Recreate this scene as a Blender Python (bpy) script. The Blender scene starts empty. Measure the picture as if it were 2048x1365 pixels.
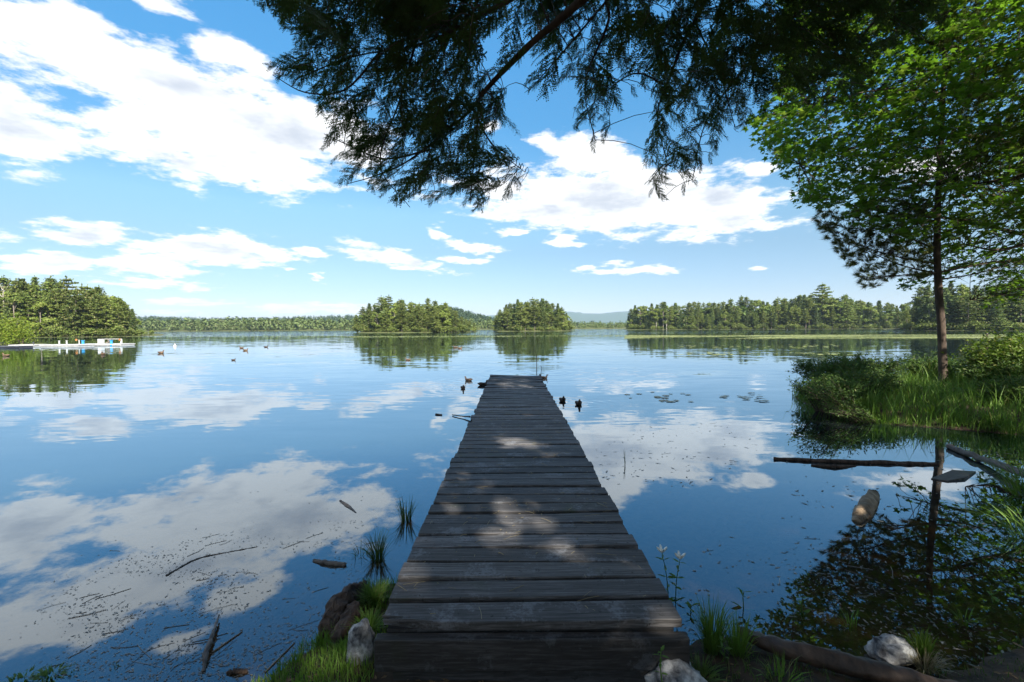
import bpy, math
import numpy as np
from mathutils import Vector, Matrix, noise as mnoise

R = np.random.default_rng(11)
scene = bpy.context.scene
COL = scene.collection
HAZE = True

# ------------------------------------------------------------------ camera
CAM_Z = 1.88
FPX = 2048 * 16.0 / 36.0
PITCH = math.radians(1.71)
ROLL = math.radians(0.33)
CAM = np.array((0.0, 0.0, CAM_Z))
_f = np.array((0, math.cos(PITCH), -math.sin(PITCH)))
_u0 = np.array((0, math.sin(PITCH), math.cos(PITCH)))
_r0 = np.array((1.0, 0, 0))
_r = math.cos(ROLL) * _r0 - math.sin(ROLL) * _u0
_u = math.sin(ROLL) * _r0 + math.cos(ROLL) * _u0
cd = bpy.data.cameras.new('camera'); cam = bpy.data.objects.new('camera', cd); COL.objects.link(cam)
cd.lens = 16.0; cd.sensor_width = 36.0; cd.clip_start = 0.05; cd.clip_end = 14000
m = Matrix.Identity(4)
for i in range(3):
    m[i][0] = _r[i]; m[i][1] = _u[i]; m[i][2] = -_f[i]; m[i][3] = CAM[i]
cam.matrix_world = m
scene.camera = cam

def ray(px, py):
    return _f + (px - 1024.0) / FPX * _r + (682.5 - py) / FPX * _u
def at(px, py, d):
    v = ray(px, py); return CAM + v * (d / v[1])
def onz(px, py, z=0.0):
    v = ray(px, py); return CAM + v * ((z - CAM_Z) / v[2])
def at_arr(px, py, d):
    v = _f[None] + ((px - 1024.0) / FPX)[:, None] * _r[None] + ((682.5 - py) / FPX)[:, None] * _u[None]
    return CAM[None] + v * (d / v[:, 1])[:, None]
def to_px(P):
    q = P - CAM[None]; w = q @ _f
    return 1024 + (q @ _r) / w * FPX, 682.5 - (q @ _u) / w * FPX

# ------------------------------------------------------------------ render settings
scene.render.engine = 'CYCLES'
scene.view_settings.view_transform = 'Standard'
scene.view_settings.look = 'None'
scene.view_settings.exposure = 1.52
scene.view_settings.gamma = 1.0
scene.cycles.use_denoising = True
scene.cycles.max_bounces = 6
scene.cycles.diffuse_bounces = 3
scene.cycles.glossy_bounces = 3
scene.cycles.transmission_bounces = 3
scene.cycles.transparent_max_bounces = 6
scene.cycles.volume_bounces = 0
scene.cycles.caustics_reflective = False
scene.cycles.caustics_refractive = False

# ------------------------------------------------------------------ node helper
class NT:
    def __init__(s, tree): s.t = tree; s.n = tree.nodes; s.l = tree.links
    def new(s, typ, **kw):
        nd = s.n.new(typ)
        for k, v in kw.items(): setattr(nd, k, v)
        return nd
    def put(s, sock, v):
        if isinstance(v, bpy.types.NodeSocket): s.l.new(v, sock)
        elif v is not None: sock.default_value = v
    def math(s, op, a, b=None, c=None, clamp=False):
        nd = s.new('ShaderNodeMath', operation=op); nd.use_clamp = clamp
        s.put(nd.inputs[0], a); s.put(nd.inputs[1], b)
        if c is not None: s.put(nd.inputs[2], c)
        return nd.outputs[0]
    def vmath(s, op, a, b=None, scale=None):
        nd = s.new('ShaderNodeVectorMath', operation=op)
        s.put(nd.inputs[0], a); s.put(nd.inputs[1], b)
        if scale is not None: s.put(nd.inputs['Scale'], scale)
        return nd.outputs['Value'] if op in ('LENGTH', 'DOT_PRODUCT', 'DISTANCE') else nd.outputs[0]
    def noise(s, vec, scale, detail=4, rough=0.5, dist=0.0, dim='3D', color=False):
        nd = s.new('ShaderNodeTexNoise', noise_dimensions=dim)
        s.put(nd.inputs['Vector'], vec); nd.inputs['Scale'].default_value = scale
        nd.inputs['Detail'].default_value = detail; nd.inputs['Roughness'].default_value = rough
        nd.inputs['Distortion'].default_value = dist
        return nd.outputs['Color' if color else 'Fac']
    def mapr(s, v, a, b, c=0.0, d=1.0, smooth=True):
        nd = s.new('ShaderNodeMapRange', interpolation_type='SMOOTHSTEP' if smooth else 'LINEAR')
        s.put(nd.inputs[0], v); s.put(nd.inputs[1], a); s.put(nd.inputs[2], b); s.put(nd.inputs[3], c); s.put(nd.inputs[4], d)
        return nd.outputs[0]
    def mix(s, f, a, b, blend='MIX'):
        nd = s.new('ShaderNodeMix', data_type='RGBA', blend_type=blend)
        s.put(nd.inputs[0], f); s.put(nd.inputs[6], col4(a)); s.put(nd.inputs[7], col4(b))
        return nd.outputs[2]
    def comb(s, x, y, z):
        nd = s.new('ShaderNodeCombineXYZ'); s.put(nd.inputs[0], x); s.put(nd.inputs[1], y); s.put(nd.inputs[2], z)
        return nd.outputs[0]
    def sep(s, v):
        nd = s.new('ShaderNodeSeparateXYZ'); s.put(nd.inputs[0], v); return nd.outputs
    def mapping(s, v, loc=(0, 0, 0), rot=(0, 0, 0), scale=(1, 1, 1), typ='POINT'):
        nd = s.new('ShaderNodeMapping', vector_type=typ); s.put(nd.inputs[0], v)
        nd.inputs[1].default_value = loc; nd.inputs[2].default_value = rot; nd.inputs[3].default_value = scale
        return nd.outputs[0]
    def ramp(s, f, stops):
        nd = s.new('ShaderNodeValToRGB'); s.put(nd.inputs[0], f)
        e = nd.color_ramp.elements
        while len(e) < len(stops): e.new(0.5)
        for el, (p, c) in zip(e, stops): el.position = p; el.color = col4(c)
        return nd.outputs[0]
def col4(c):
    if isinstance(c, (tuple, list)) and len(c) == 3: return (*c, 1.0)
    return c

# ------------------------------------------------------------------ sky with clouds
SUN_AZ, SUN_EL = math.radians(150), math.radians(40)     # azimuth clockwise from the view axis (+Y)
SUN_DIR = np.array((math.sin(SUN_AZ) * math.cos(SUN_EL), math.cos(SUN_AZ) * math.cos(SUN_EL), math.sin(SUN_EL)))
BLOBS = [  # px, py, rx, ry, tilt down to the right (deg), weight
    (330, 178, 430, 80, 22, 1.1), (430, 300, 260, 75, 12, 1.1), (90, 40, 230, 58, 20, 1.0), (25, 250, 170, 88, 12, 1.05),
    (610, 275, 190, 75, 8, 1.0), (330, 15, 110, 45, 20, .7), (470, 130, 150, 50, 30, .7), (-220, 260, 150, 90, 15, .9),
    (150, 462, 135, 34, 3, .95), (90, 526, 130, 27, 0, .95), (300, 532, 140, 30, 2, .95), (440, 500, 165, 38, 6, 1.0), (310, 490, 90, 28, 8, .8),
    (300, 566, 160, 13, 2, .8), (400, 578, 90, 9, 2, .7), (-60, 480, 120, 40, 0, .8),
    (785, 516, 135, 21, 13, 1.0), (873, 466, 30, 16, 10, .85), (945, 492, 80, 17, 12, .85), (615, 498, 46, 15, 8, .9), (950, 521, 80, 11, 2, .8),
    (1245, 400, 310, 78, 4, 1.1), (1195, 312, 115, 58, 5, 1.0), (1110, 425, 240, 46, 6, .95), (1420, 420, 150, 62, 2, 1.05), (1100, 280, 60, 30, 10, .6),
    (1512, 332, 78, 26, 4, .9), (1250, 538, 125, 12, -1, .9), (1125, 484, 55, 14, 3, .85), (1526, 537, 26, 9, 0, .7), (1030, 468, 40, 9, 0, .7),
    (640, 618, 260, 17, 0, .75), (380, 606, 160, 12, 0, .7), (340, 625, 110, 14, 0, .7), (640, 553, 22, 9, 20, .7), (575, 541, 28, 8, 0, .6),
    (1850, 330, 170, 50, 0, .8), (700, -60, 160, 40, 15, .6), (1000, 250, 70, 26, 0, .35),
]
def build_world():
    w = bpy.data.worlds.new('World'); scene.world = w; w.use_nodes = True
    g = bpy.data.node_groups.new('cloud_field', 'ShaderNodeTree')
    g.interface.new_socket('Dir', in_out='INPUT', socket_type='NodeSocketVector')
    g.interface.new_socket('Density', in_out='OUTPUT', socket_type='NodeSocketFloat')
    g.interface.new_socket('Raw', in_out='OUTPUT', socket_type='NodeSocketFloat')
    N = NT(g)
    gi = N.new('NodeGroupInput'); go = N.new('NodeGroupOutput')
    d = gi.outputs[0]; x, y, z = N.sep(d)
    yy = N.math('MAXIMUM', y, 0.05); u = N.math('DIVIDE', x, yy); v = N.math('DIVIDE', z, yy)
    zz = N.math('ADD', N.math('MAXIMUM', z, 0.0), 0.16)
    P = N.comb(N.math('DIVIDE', x, zz), N.math('DIVIDE', y, zz), N.math('MULTIPLY', z, 3.0))
    uv = N.comb(u, v, 0.0)
    wv = N.vmath('SUBTRACT', N.noise(P, 2.6, 3, .6, color=True), (.5, .5, .5))
    wsc = N.comb(N.mapr(v, 0.0, 0.5, 0.05, 0.22, False), N.mapr(v, 0.0, 0.5, 0.02, 0.16, False), 0.0)
    uvw = N.vmath('ADD', uv, N.vmath('MULTIPLY', wv, wsc))
    cov = None
    for (px, py, rx, ry, tilt, wt) in BLOBS:
        r = ray(px, py)
        src = uvw
        if cov is not None:   # evaluate the blobs one after another (keeps the shader small)
            nd = N.new('ShaderNodeVectorMath', operation='MULTIPLY_ADD'); N.put(nd.inputs[0], cov); nd.inputs[1].default_value = (0, 0, 1e-9); N.put(nd.inputs[2], uvw); src = nd.outputs[0]
        q = N.mapping(src, (r[0] / r[1], r[2] / r[1], 0), (0, 0, -math.radians(tilt)), (rx / FPX, ry / FPX, 1), 'TEXTURE')
        b = N.math('SUBTRACT', wt, N.vmath('LENGTH', q))
        cov = b if cov is None else N.math('SMOOTH_MAX', cov, b, 0.22)
    gen = N.math('MULTIPLY', N.math('SUBTRACT', N.noise(P, 0.8, 2, .5), 0.5), 5.0)
    fm = N.math('MULTIPLY', N.mapr(y, .3, .5), N.mapr(v, .72, .95, 1.0, 0.0))
    cv = N.math('ADD', N.math('MULTIPLY', cov, fm), N.math('MULTIPLY', gen, N.math('SUBTRACT', 1.0, fm)))
    cv = N.math('MAXIMUM', cv, -1.2)
    fb = N.math('SUBTRACT', N.noise(P, 6.0, 8, .66), 0.5)
    raw = N.math('ADD', cv, N.math('MULTIPLY', fb, 2.2))
    fs = N.math('SUBTRACT', N.noise(N.vmath('ADD', P, (0.05, -0.13, 0.10)), 3.4, 4, .6), 0.5)
    N.put(go.inputs[0], N.mapr(raw, -.02, 0.45))
    N.put(go.inputs[1], N.math('ADD', N.math('MULTIPLY', cv, .75), N.math('MULTIPLY', fs, 2.6)))

    N = NT(w.node_tree); N.n.clear()
    out = N.new('ShaderNodeOutputWorld'); bg = N.new('ShaderNodeBackground')
    tc = N.new('ShaderNodeTexCoord'); D = tc.outputs['Generated']
    sky = N.new('ShaderNodeTexSky', sky_type='NISHITA'); sky.sun_disc = False
    sky.sun_elevation = SUN_EL; sky.sun_rotation = SUN_AZ
    sky.air_density = 1.0; sky.dust_density = 0.3; sky.ozone_density = 2.2; sky.altitude = 200
    def grp(vec):
        nd = N.new('ShaderNodeGroup'); nd.node_tree = g; N.put(nd.inputs[0], vec); return nd.outputs
    c0 = grp(D)
    z = N.sep(D)[2]
    # more cloud above / towards the sun -> greyer; thin edge -> bright
    sh = N.mapr(c0[1], 0.25, 1.15)
    ccol = N.mix(sh, (6.2, 6.2, 6.2), (3.6, 3.9, 4.4))
    den = N.math('MULTIPLY', c0[0], N.mapr(z, -0.01, 0.03))
    tone = N.ramp(N.math('MAXIMUM', z, 0.0), [(0.02, (.28, .28, .34)), (.083, (.285, .305, .345)), (.16, (.30, .345, .35)), (.235, (.36, .45, .43)), (.3, (.285, .455, .48)), (.40, (.21, .475, .54)), (.54, (.225, .575, .67)), (.9, (.25, .6, .72))])
    skyc = N.mix(1.0, N.mix(1.0, sky.outputs[0], tone, 'MULTIPLY'), (2.0, 2.0, 2.0), 'MULTIPLY')
    cold = N.mix(N.math('MULTIPLY', den, 0.97), skyc, ccol)
    N.put(bg.inputs[0], cold); bg.inputs[1].default_value = 0.07
    N.put(out.inputs[0], bg.outputs[0])
    w.cycles.sampling_method = 'NONE'
build_world()
sd = bpy.data.lights.new('sun', 'SUN'); sun = bpy.data.objects.new('sun', sd); COL.objects.link(sun)
sd.energy = 5.0; sd.angle = math.radians(0.53); sd.color = (1.0, 0.93, 0.82)
sun.rotation_euler = Vector(SUN_DIR).to_track_quat('Z', 'Y').to_euler()
sun.location = (20, -20, 40)

# ------------------------------------------------------------------ mesh helpers
def make_mesh(name, V, F, smooth=False):
    """F: array (m,k) or list of such arrays / lists of index tuples"""
    me = bpy.data.meshes.new(name)
    V = np.asarray(V, dtype=np.float32).reshape(-1, 3)
    if isinstance(F, np.ndarray): F = [F]
    loops, starts, n0 = [], [], 0
    for a in F:
        if isinstance(a, np.ndarray):
            if a.size == 0: continue
            k = a.shape[1]; loops.append(a.ravel()); starts.append(n0 + np.arange(a.shape[0]) * k); n0 += a.size
        else:
            loops.append(np.asarray(a)); starts.append(np.array([n0])); n0 += len(a)
    loops = np.concatenate(loops).astype(np.int32); starts = np.concatenate(starts).astype(np.int32)
    me.vertices.add(len(V)); me.vertices.foreach_set('co', V.ravel())
    me.loops.add(len(loops)); me.loops.foreach_set('vertex_index', loops)
    me.polygons.add(len(starts)); me.polygons.foreach_set('loop_start', starts)
    me.polygons.foreach_set('use_smooth', np.full(len(starts), bool(smooth)))
    me.update(calc_edges=True)
    return me
def obj(name, me, mat=None, parent=None, loc=None):
    o = bpy.data.objects.new(name, me); COL.objects.link(o)
    if mat is not None and len(me.materials) == 0: me.materials.append(mat)
    if parent is not None: o.parent = parent
    if loc is not None: o.location = loc
    return o
def empty(name, loc, rz=0.0, sc=1.0):
    o = bpy.data.objects.new(name, None); COL.objects.link(o)
    o.location = loc; o.rotation_euler = (0, 0, rz); o.scale = (sc, sc, sc); o.empty_display_size = .2
    return o
def tag(o, label=None, cat=None, group=None, kind=None):
    if label: o['label'] = label
    if cat: o['category'] = cat
    if group: o['group'] = group
    if kind: o['kind'] = kind
    return o
class MB:
    def __init__(s): s.V = []; s.F = []; s.n = 0
    def add(s, V, *Fs):
        V = np.asarray(V, float).reshape(-1, 3)
        for F in Fs:
            s.F.append(np.asarray(F) + s.n)
        s.V.append(V); s.n += len(V)
    def tube(s, pts, rad, n=6, cap=True, wob=0.0):
        V, Fs = tube(pts, rad, n, cap, wob); s.add(V, *Fs)
    def box(s, c, size, rz=0.0):
        x, y, z = np.array(size) / 2
        V = np.array([(-x, -y, -z), (x, -y, -z), (x, y, -z), (-x, y, -z), (-x, -y, z), (x, -y, z), (x, y, z), (-x, y, z)])
        cc, ss = math.cos(rz), math.sin(rz)
        V = np.stack([V[:, 0] * cc - V[:, 1] * ss, V[:, 0] * ss + V[:, 1] * cc, V[:, 2]], 1) + np.array(c)
        s.add(V, np.array([(0, 3, 2, 1), (4, 5, 6, 7), (0, 1, 5, 4), (1, 2, 6, 5), (2, 3, 7, 6), (3, 0, 4, 7)]))
    def scatter(s, T, TF, M, P):
        """template T (k,3), faces TF; M (n,3,3) rows = axes; P (n,3)"""
        n, k = len(P), len(T)
        if n == 0: return
        V = np.einsum('ki,nij->nkj', T, M) + P[:, None, :]
        F = (TF[None] + (np.arange(n) * k)[:, None, None]).reshape(-1, TF.shape[1])
        s.add(V.reshape(-1, 3), F)
    def mesh(s, name, smooth=False): return make_mesh(name, np.concatenate(s.V), s.F, smooth)
def nrm(v): return v / (np.linalg.norm(v, axis=-1, keepdims=True) + 1e-9)
def tube(pts, rad, n=6, cap=True, wob=0.0):
    pts = np.asarray(pts, float); k = len(pts)
    rad = np.broadcast_to(np.asarray(rad, float), (k,)) if np.ndim(rad) < 1 or len(np.atleast_1d(rad)) == 1 else np.interp(np.linspace(0, 1, k), np.linspace(0, 1, len(rad)), rad)
    T = nrm(np.gradient(pts, axis=0))
    ref = np.array((0, 0, 1.0)) if abs(T[:, 2]).mean() < .8 else np.array((1.0, 0, 0))
    A = nrm(np.cross(T, ref)); B = np.cross(T, A)
    a = np.arange(n) * 2 * math.pi / n
    rr = rad[:, None] * (1 + wob * R.normal(0, 1, (k, n)))
    V = pts[:, None, :] + rr[..., None] * (np.cos(a)[None, :, None] * A[:, None, :] + np.sin(a)[None, :, None] * B[:, None, :])
    i = np.arange(k - 1)[:, None] * n; j = np.arange(n)[None]; j2 = (j + 1) % n
    F = np.stack([i + j, i + j2, i + n + j2, i + n + j], -1).reshape(-1, 4)
    Fs = [F]
    if cap and n > 2:
        Fs.append(np.arange(n)[None]); Fs.append(((k - 1) * n + np.arange(n)[::-1])[None])
    return V.reshape(-1, 3), Fs
def curve(pts, n=12):
    """smooth polyline through the points"""
    pts = np.asarray(pts, float); k = len(pts)
    if k == 2: t = np.linspace(0, 1, n)[:, None]; return pts[0] * (1 - t) + pts[1] * t
    out = []
    P = np.vstack([2 * pts[0] - pts[1], pts, 2 * pts[-1] - pts[-2]])
    for t in np.linspace(0, k - 1 - 1e-6, n):
        i = int(t); f = t - i; p0, p1, p2, p3 = P[i], P[i + 1], P[i + 2], P[i + 3]
        out.append(.5 * ((2 * p1) + (-p0 + p2) * f + (2 * p0 - 5 * p1 + 4 * p2 - p3) * f * f + (-p0 + 3 * p1 - 3 * p2 + p3) * f ** 3))
    return np.array(out)
def frames(nv, tv):
    nv = nrm(nv); x = nrm(tv - (tv * nv).sum(-1, keepdims=True) * nv); y = np.cross(nv, x)
    return np.stack([x, y, nv], 1)
def rdirs(n): return nrm(R.normal(0, 1, (n, 3)))
def in_poly(px, py, poly):
    poly = np.asarray(poly, float); c = np.zeros(len(px), bool)
    x1, y1 = poly[-1]
    for x2, y2 in poly:
        k = ((y2 > py) != (y1 > py)) & (px < (x1 - x2) * (py - y2) / (y1 - y2 + 1e-12) + x2)
        c ^= k; x1, y1 = x2, y2
    return c
def poly_dist(X, Y, poly):
    poly = np.asarray(poly, float); best = np.full(X.shape, 1e9)
    for i in range(len(poly)):
        a, b = poly[i], poly[(i + 1) % len(poly)]
        ab = b - a; t = np.clip(((X - a[0]) * ab[0] + (Y - a[1]) * ab[1]) / (ab @ ab + 1e-12), 0, 1)
        best = np.minimum(best, np.hypot(X - a[0] - t * ab[0], Y - a[1] - t * ab[1]))
    return best
ONES = ['', 'first', 'second', 'third', 'fourth', 'fifth', 'sixth', 'seventh', 'eighth', 'ninth', 'tenth', 'eleventh', 'twelfth', 'thirteenth', 'fourteenth', 'fifteenth', 'sixteenth', 'seventeenth', 'eighteenth', 'nineteenth']
TENS = {2: ('twenty', 'twentieth'), 3: ('thirty', 'thirtieth'), 4: ('forty', 'fortieth'), 5: ('fifty', 'fiftieth'), 6: ('sixty', 'sixtieth'), 7: ('seventy', 'seventieth'), 8: ('eighty', 'eightieth'), 9: ('ninety', 'ninetieth')}
def ordinal(n):
    if n < 20: return ONES[n]
    if n >= 100: return 'hundred and ' + ordinal(n - 100) if n > 100 else 'hundredth'
    t, o = divmod(n, 10); return TENS[t][1] if o == 0 else TENS[t][0] + '-' + ONES[o]

# ------------------------------------------------------------------ materials
def new_mat(name):
    m = bpy.data.materials.new(name); m.use_nodes = True; N = NT(m.node_tree); N.n.clear()
    out = N.new('ShaderNodeOutputMaterial'); return m, N, out
def principled(N, color, rough=.8, spec=.3, normal=None):
    b = N.new('ShaderNodeBsdfPrincipled'); N.put(b.inputs['Base Color'], col4(color)); N.put(b.inputs['Roughness'], rough)
    b.inputs['Specular IOR Level'].default_value = spec
    if normal is not None: N.put(b.inputs['Normal'], normal)
    return b.outputs[0]
def bump(N, h, strength=.5, dist=.02):
    b = N.new('ShaderNodeBump'); b.inputs['Strength'].default_value = strength; b.inputs['Distance'].default_value = dist
    N.put(b.inputs['Height'], h); return b.outputs[0]
def foliage(name, c1, c2, c3=None, nscale=.6, transl=.35, rough=.55, spec=.25, rand=.75):
    m, N, out = new_mat(name)
    oi = N.new('ShaderNodeObjectInfo'); g = N.new('ShaderNodeNewGeometry'); tc = N.new('ShaderNodeTexCoord')
    f = N.math('ADD', N.math('MULTIPLY', oi.outputs['Random'], rand), N.math('MULTIPLY', N.math('SUBTRACT', N.noise(g.outputs['Position'], nscale, 3, .6), .5), 1.2))
    f = N.math('ADD', f, (1 - rand) * .5, clamp=True)
    c = N.mix(f, c1, c2)
    wn = N.new('ShaderNodeTexWhiteNoise', noise_dimensions='1D'); N.put(wn.inputs['W'], N.math('MULTIPLY', oi.outputs['Random'], 57.3))
    tn = N.math('ADD', N.math('MULTIPLY', wn.outputs['Value'], .75 * rand), 1.0 - .42 * rand); c = N.mix(1.0, c, N.comb(tn, tn, tn), 'MULTIPLY')
    rp = g.outputs['Random Per Island']
    if c3 is not None: c = N.mix(N.mapr(rp, .86, .9), c, c3)
    c = N.mix(N.mapr(rp, 0, 1, 0, .35, False), c, tuple(v * .5 for v in c1))
    d = principled(N, c, rough, spec)
    t = N.new('ShaderNodeBsdfTranslucent'); N.put(t.inputs[0], N.mix(1.0, c, (1.0, 1.15, .55), 'MULTIPLY'))
    mx = N.new('ShaderNodeMixShader'); mx.inputs[0].default_value = transl
    N.put(mx.inputs[1], d); N.put(mx.inputs[2], t.outputs[0]); N.put(out.inputs[0], mx.outputs[0])
    return m
def plain(name, c1, c2, scale=8, rough=.8, spec=.3, bstr=.3, bdist=.01, stretch=(1, 1, 1), detail=5):
    m, N, out = new_mat(name)
    tc = N.new('ShaderNodeTexCoord'); v = N.mapping(tc.outputs['Object'], scale=stretch)
    f = N.noise(v, scale, detail, .6)
    c = N.ramp(f, [(.3, c1), (.7, c2)])
    N.put(out.inputs[0], principled(N, c, rough, spec, bump(N, f, bstr, bdist)))
    return m

M = {}
M['pine'] = foliage('pine_needles', (.105, .15, .03), (.185, .225, .05), (.25, .23, .09), transl=.22)
M['spruce'] = foliage('spruce_needles', (.065, .105, .028), (.12, .165, .045), (.17, .165, .07), transl=.22)
M['leafy'] = foliage('broadleaf', (.13, .19, .03), (.22, .27, .05), (.27, .26, .08), transl=.22)
M['birch'] = foliage('birch_leaves', (.13, .18, .05), (.2, .24, .09), (.22, .24, .1))
M['limebush'] = foliage('lime_leaves', (.14, .21, .02), (.2, .25, .03), (.25, .24, .04))
M['far'] = foliage('far_forest', (.07, .11, .034), (.13, .17, .05), (.17, .18, .075), nscale=.06, transl=.2)
M['hemlock'] = foliage('hemlock_needles', (.05, .1, .03), (.08, .14, .038), (.085, .08, .03), nscale=2.0, transl=.35, rand=0)
M['maple'] = foliage('maple_leaves', (.085, .165, .02), (.135, .23, .03), (.2, .25, .055), nscale=.8, transl=.55, rough=.42, spec=.4, rand=.3)
M['shade'] = foliage('grove_leaves', (.05, .11, .02), (.08, .15, .03), transl=.2)
M['bushleaf'] = foliage('bush_leaves', (.055, .105, .022), (.085, .15, .03), (.13, .15, .04), nscale=2.5, transl=.35, rand=.4)
M['brightleaf'] = foliage('bright_bush_leaves', (.09, .16, .02), (.14, .2, .03), (.2, .2, .04), nscale=2.5, transl=.4, rand=.3)
M['grass'] = foliage('grass_blades', (.1, .19, .03), (.15, .25, .045), (.22, .22, .07), nscale=3.0, transl=.35, rand=.4)
M['herb'] = foliage('herb_leaves', (.1, .19, .04), (.13, .24, .05), nscale=5, transl=.35, rand=.3)
M['sedge'] = foliage('sedge_blades', (.06, .115, .028), (.1, .165, .04), (.17, .16, .07), nscale=3.0, transl=.25, rand=.4)
M['pad'] = foliage('lily_pads', (.07, .11, .03), (.1, .13, .05), (.06, .06, .02), nscale=1.0, transl=.1, rough=.35, spec=.4, rand=.3)
M['mat'] = foliage('pad_mats', (.22, .25, .07), (.3, .31, .11), (.18, .2, .06), nscale=.05, transl=.1, rough=.5, rand=0)
M['bark'] = plain('bark', (.035, .026, .02), (.11, .085, .065), 9, .9, .2, .7, .02, (1, 1, .25))
M['pinebark'] = plain('pine_bark', (.03, .024, .02), (.115, .085, .065), 10, .9, .2, .8, .02, (1, 1, .35))
M['palebark'] = plain('pale_bark', (.22, .19, .16), (.45, .42, .38), 6, .85, .2, .3, .01)
M['fartrunk'] = plain('grey_trunk', (.12, .1, .08), (.26, .22, .19), 3, .9, .2, .2, .02)
M['log'] = plain('wet_log', (.018, .012, .009), (.09, .054, .035), 14, .6, .4, .8, .015, (1, .2, 1))
M['stick'] = plain('drift_stick', (.03, .024, .02), (.12, .1, .085), 20, .6, .4, .4, .005)
M['palelog'] = plain('pale_driftwood', (.05, .03, .018), (.32, .24, .155), 7, .7, .3, .7, .02, (1.5, .5, 1))
M['rot'] = plain('rotten_wood', (.012, .008, .006), (.1, .066, .048), 18, .85, .3, .9, .03, (1, 1, .4))
M['soil'] = plain('soil', (.016, .012, .008), (.08, .055, .034), 9, .9, .3, .6, .03)
M['shoreland'] = plain('far_shore_ground', (.05, .065, .02), (.11, .11, .045), .3, .9, .2, .3, .05)
M['bed'] = plain('lake_bed', (.03, .02, .011), (.15, .095, .05), 6, .9, .1, .4, .03)
M['duck'] = plain('duck_feathers', (.04, .026, .016), (.2, .13, .08), 22, .7, .3, .2, .005)
M['darkduck'] = plain('dark_duck_feathers', (.018, .013, .01), (.08, .055, .04), 22, .7, .3, .2, .005)
M['bill'] = plain('duck_bill', (.1, .06, .02), (.2, .12, .03), 20, .5, .4)
M['whitepaint'] = plain('white_dock_paint', (.36, .36, .35), (.52, .52, .51), 3, .6, .3, .1, .01)
M['bluepaint'] = plain('blue_post_paint', (.02, .2, .42), (.04, .3, .55), 3, .5, .4, .1, .01)
M['orange'] = plain('orange_paint', (.5, .18, .06), (.65, .3, .1), 3, .6, .3)
M['darkfloat'] = plain('dark_float', (.03, .035, .045), (.08, .085, .1), 3, .6, .3)
M['iron'] = plain('rusty_iron', (.015, .012, .012), (.06, .04, .035), 30, .7, .4, .3, .003)
M['petal'] = plain('white_petals', (.6, .62, .58), (.8, .82, .78), 30, .6, .3, .1, .002)
M['litter'] = foliage('floating_litter', (.12, .115, .1), (.07, .06, .045), (.3, .3, .28), nscale=4, transl=.1, rough=.3, spec=.5, rand=0)
M['straw'] = foliage('dead_straw', (.22, .18, .1), (.3, .26, .16), nscale=4, transl=.1, rough=.5, rand=0)
M['deadfern'] = foliage('brown_fern', (.16, .1, .05), (.22, .15, .08), nscale=4, transl=.2, rand=0)

def rock_mat():
    m, N, out = new_mat('mottled_rock'); tc = N.new('ShaderNodeTexCoord'); v = tc.outputs['Object']
    f = N.noise(v, 9, 6, .65); g = N.noise(v, 28, 4, .6)
    c = N.ramp(f, [(.38, (.035, .035, .04)), (.48, (.2, .2, .2)), (.62, (.42, .42, .41))])
    c = N.mix(N.mapr(g, .5, .62, 0, .6), c, (.1, .1, .1))
    N.put(out.inputs[0], principled(N, c, .85, .3, bump(N, f, .6, .02))); return m
M['rock'] = rock_mat()

def deck_mat(name, dark=1.0):
    m, N, out = new_mat(name); tc = N.new('ShaderNodeTexCoord'); oi = N.new('ShaderNodeObjectInfo')
    off = N.vmath('SCALE', (37.0, 19.0, 7.0), scale=oi.outputs['Random'])
    p = N.vmath('ADD', tc.outputs['Object'], off)
    warp = N.vmath('SCALE', N.vmath('SUBTRACT', N.noise(N.mapping(p, scale=(2, 5, 5)), 1.2, 3, .5, color=True), (.5, .5, .5)), scale=.03)
    pw = N.vmath('ADD', p, warp)
    grain = N.noise(N.mapping(pw, scale=(1.1, 55, 30)), 1.6, 6, .65)
    fine = N.noise(N.mapping(pw, scale=(6, 190, 60)), 1.5, 3, .6)
    g = N.math('ADD', N.math('MULTIPLY', grain, .65), N.math('MULTIPLY', fine, .35))
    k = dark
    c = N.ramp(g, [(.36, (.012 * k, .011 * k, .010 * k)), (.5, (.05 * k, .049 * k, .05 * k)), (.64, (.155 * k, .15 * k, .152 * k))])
    wn = N.new('ShaderNodeTexWhiteNoise', noise_dimensions='1D'); N.put(wn.inputs['W'], N.math('MULTIPLY', oi.outputs['Random'], 91.7))
    tone = N.math('ADD', N.math('MULTIPLY', wn.outputs['Value'], .75), .6)
    c = N.mix(1.0, c, N.comb(tone, tone, N.math('MULTIPLY', tone, 1.02)), 'MULTIPLY')
    c = N.mix(N.math('MULTIPLY', oi.outputs['Random'], .4), c, (.055 * k, .05 * k, .045 * k))
    crack = N.mapr(N.noise(N.mapping(pw, scale=(.9, 34, 20)), 1.3, 2, .5), .66, .7, 0, .85)
    c = N.mix(crack, c, (.008, .008, .008))
    lich = N.mapr(N.math('ADD', N.noise(p, 3.2, 7, .72), N.math('MULTIPLY', N.noise(N.mapping(p, scale=(1, 1, 1)), 45, 3, .7), .28)), .68, .79)
    c = N.mix(N.math('MULTIPLY', lich, .42), c, (.19 * k, .2 * k, .22 * k))
    moss = N.mapr(N.noise(p, 2.1, 5, .6), .58, .75, 0, .55)
    c = N.mix(moss, c, (.04 * k, .05 * k, .022 * k))
    spots = N.mapr(N.noise(p, 24, 4, .7), .62, .68, 0, .8)
    c = N.mix(spots, c, (.012, .011, .01))
    h = N.math('ADD', g, N.math('MULTIPLY', N.noise(p, 14, 4, .6), .5))
    N.put(out.inputs[0], principled(N, c, .72, .35, bump(N, h, .7, .006))); return m
M['deck'] = deck_mat('weathered_planks', 1.05)
M['beam'] = deck_mat('damp_beam_wood', .55)

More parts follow.
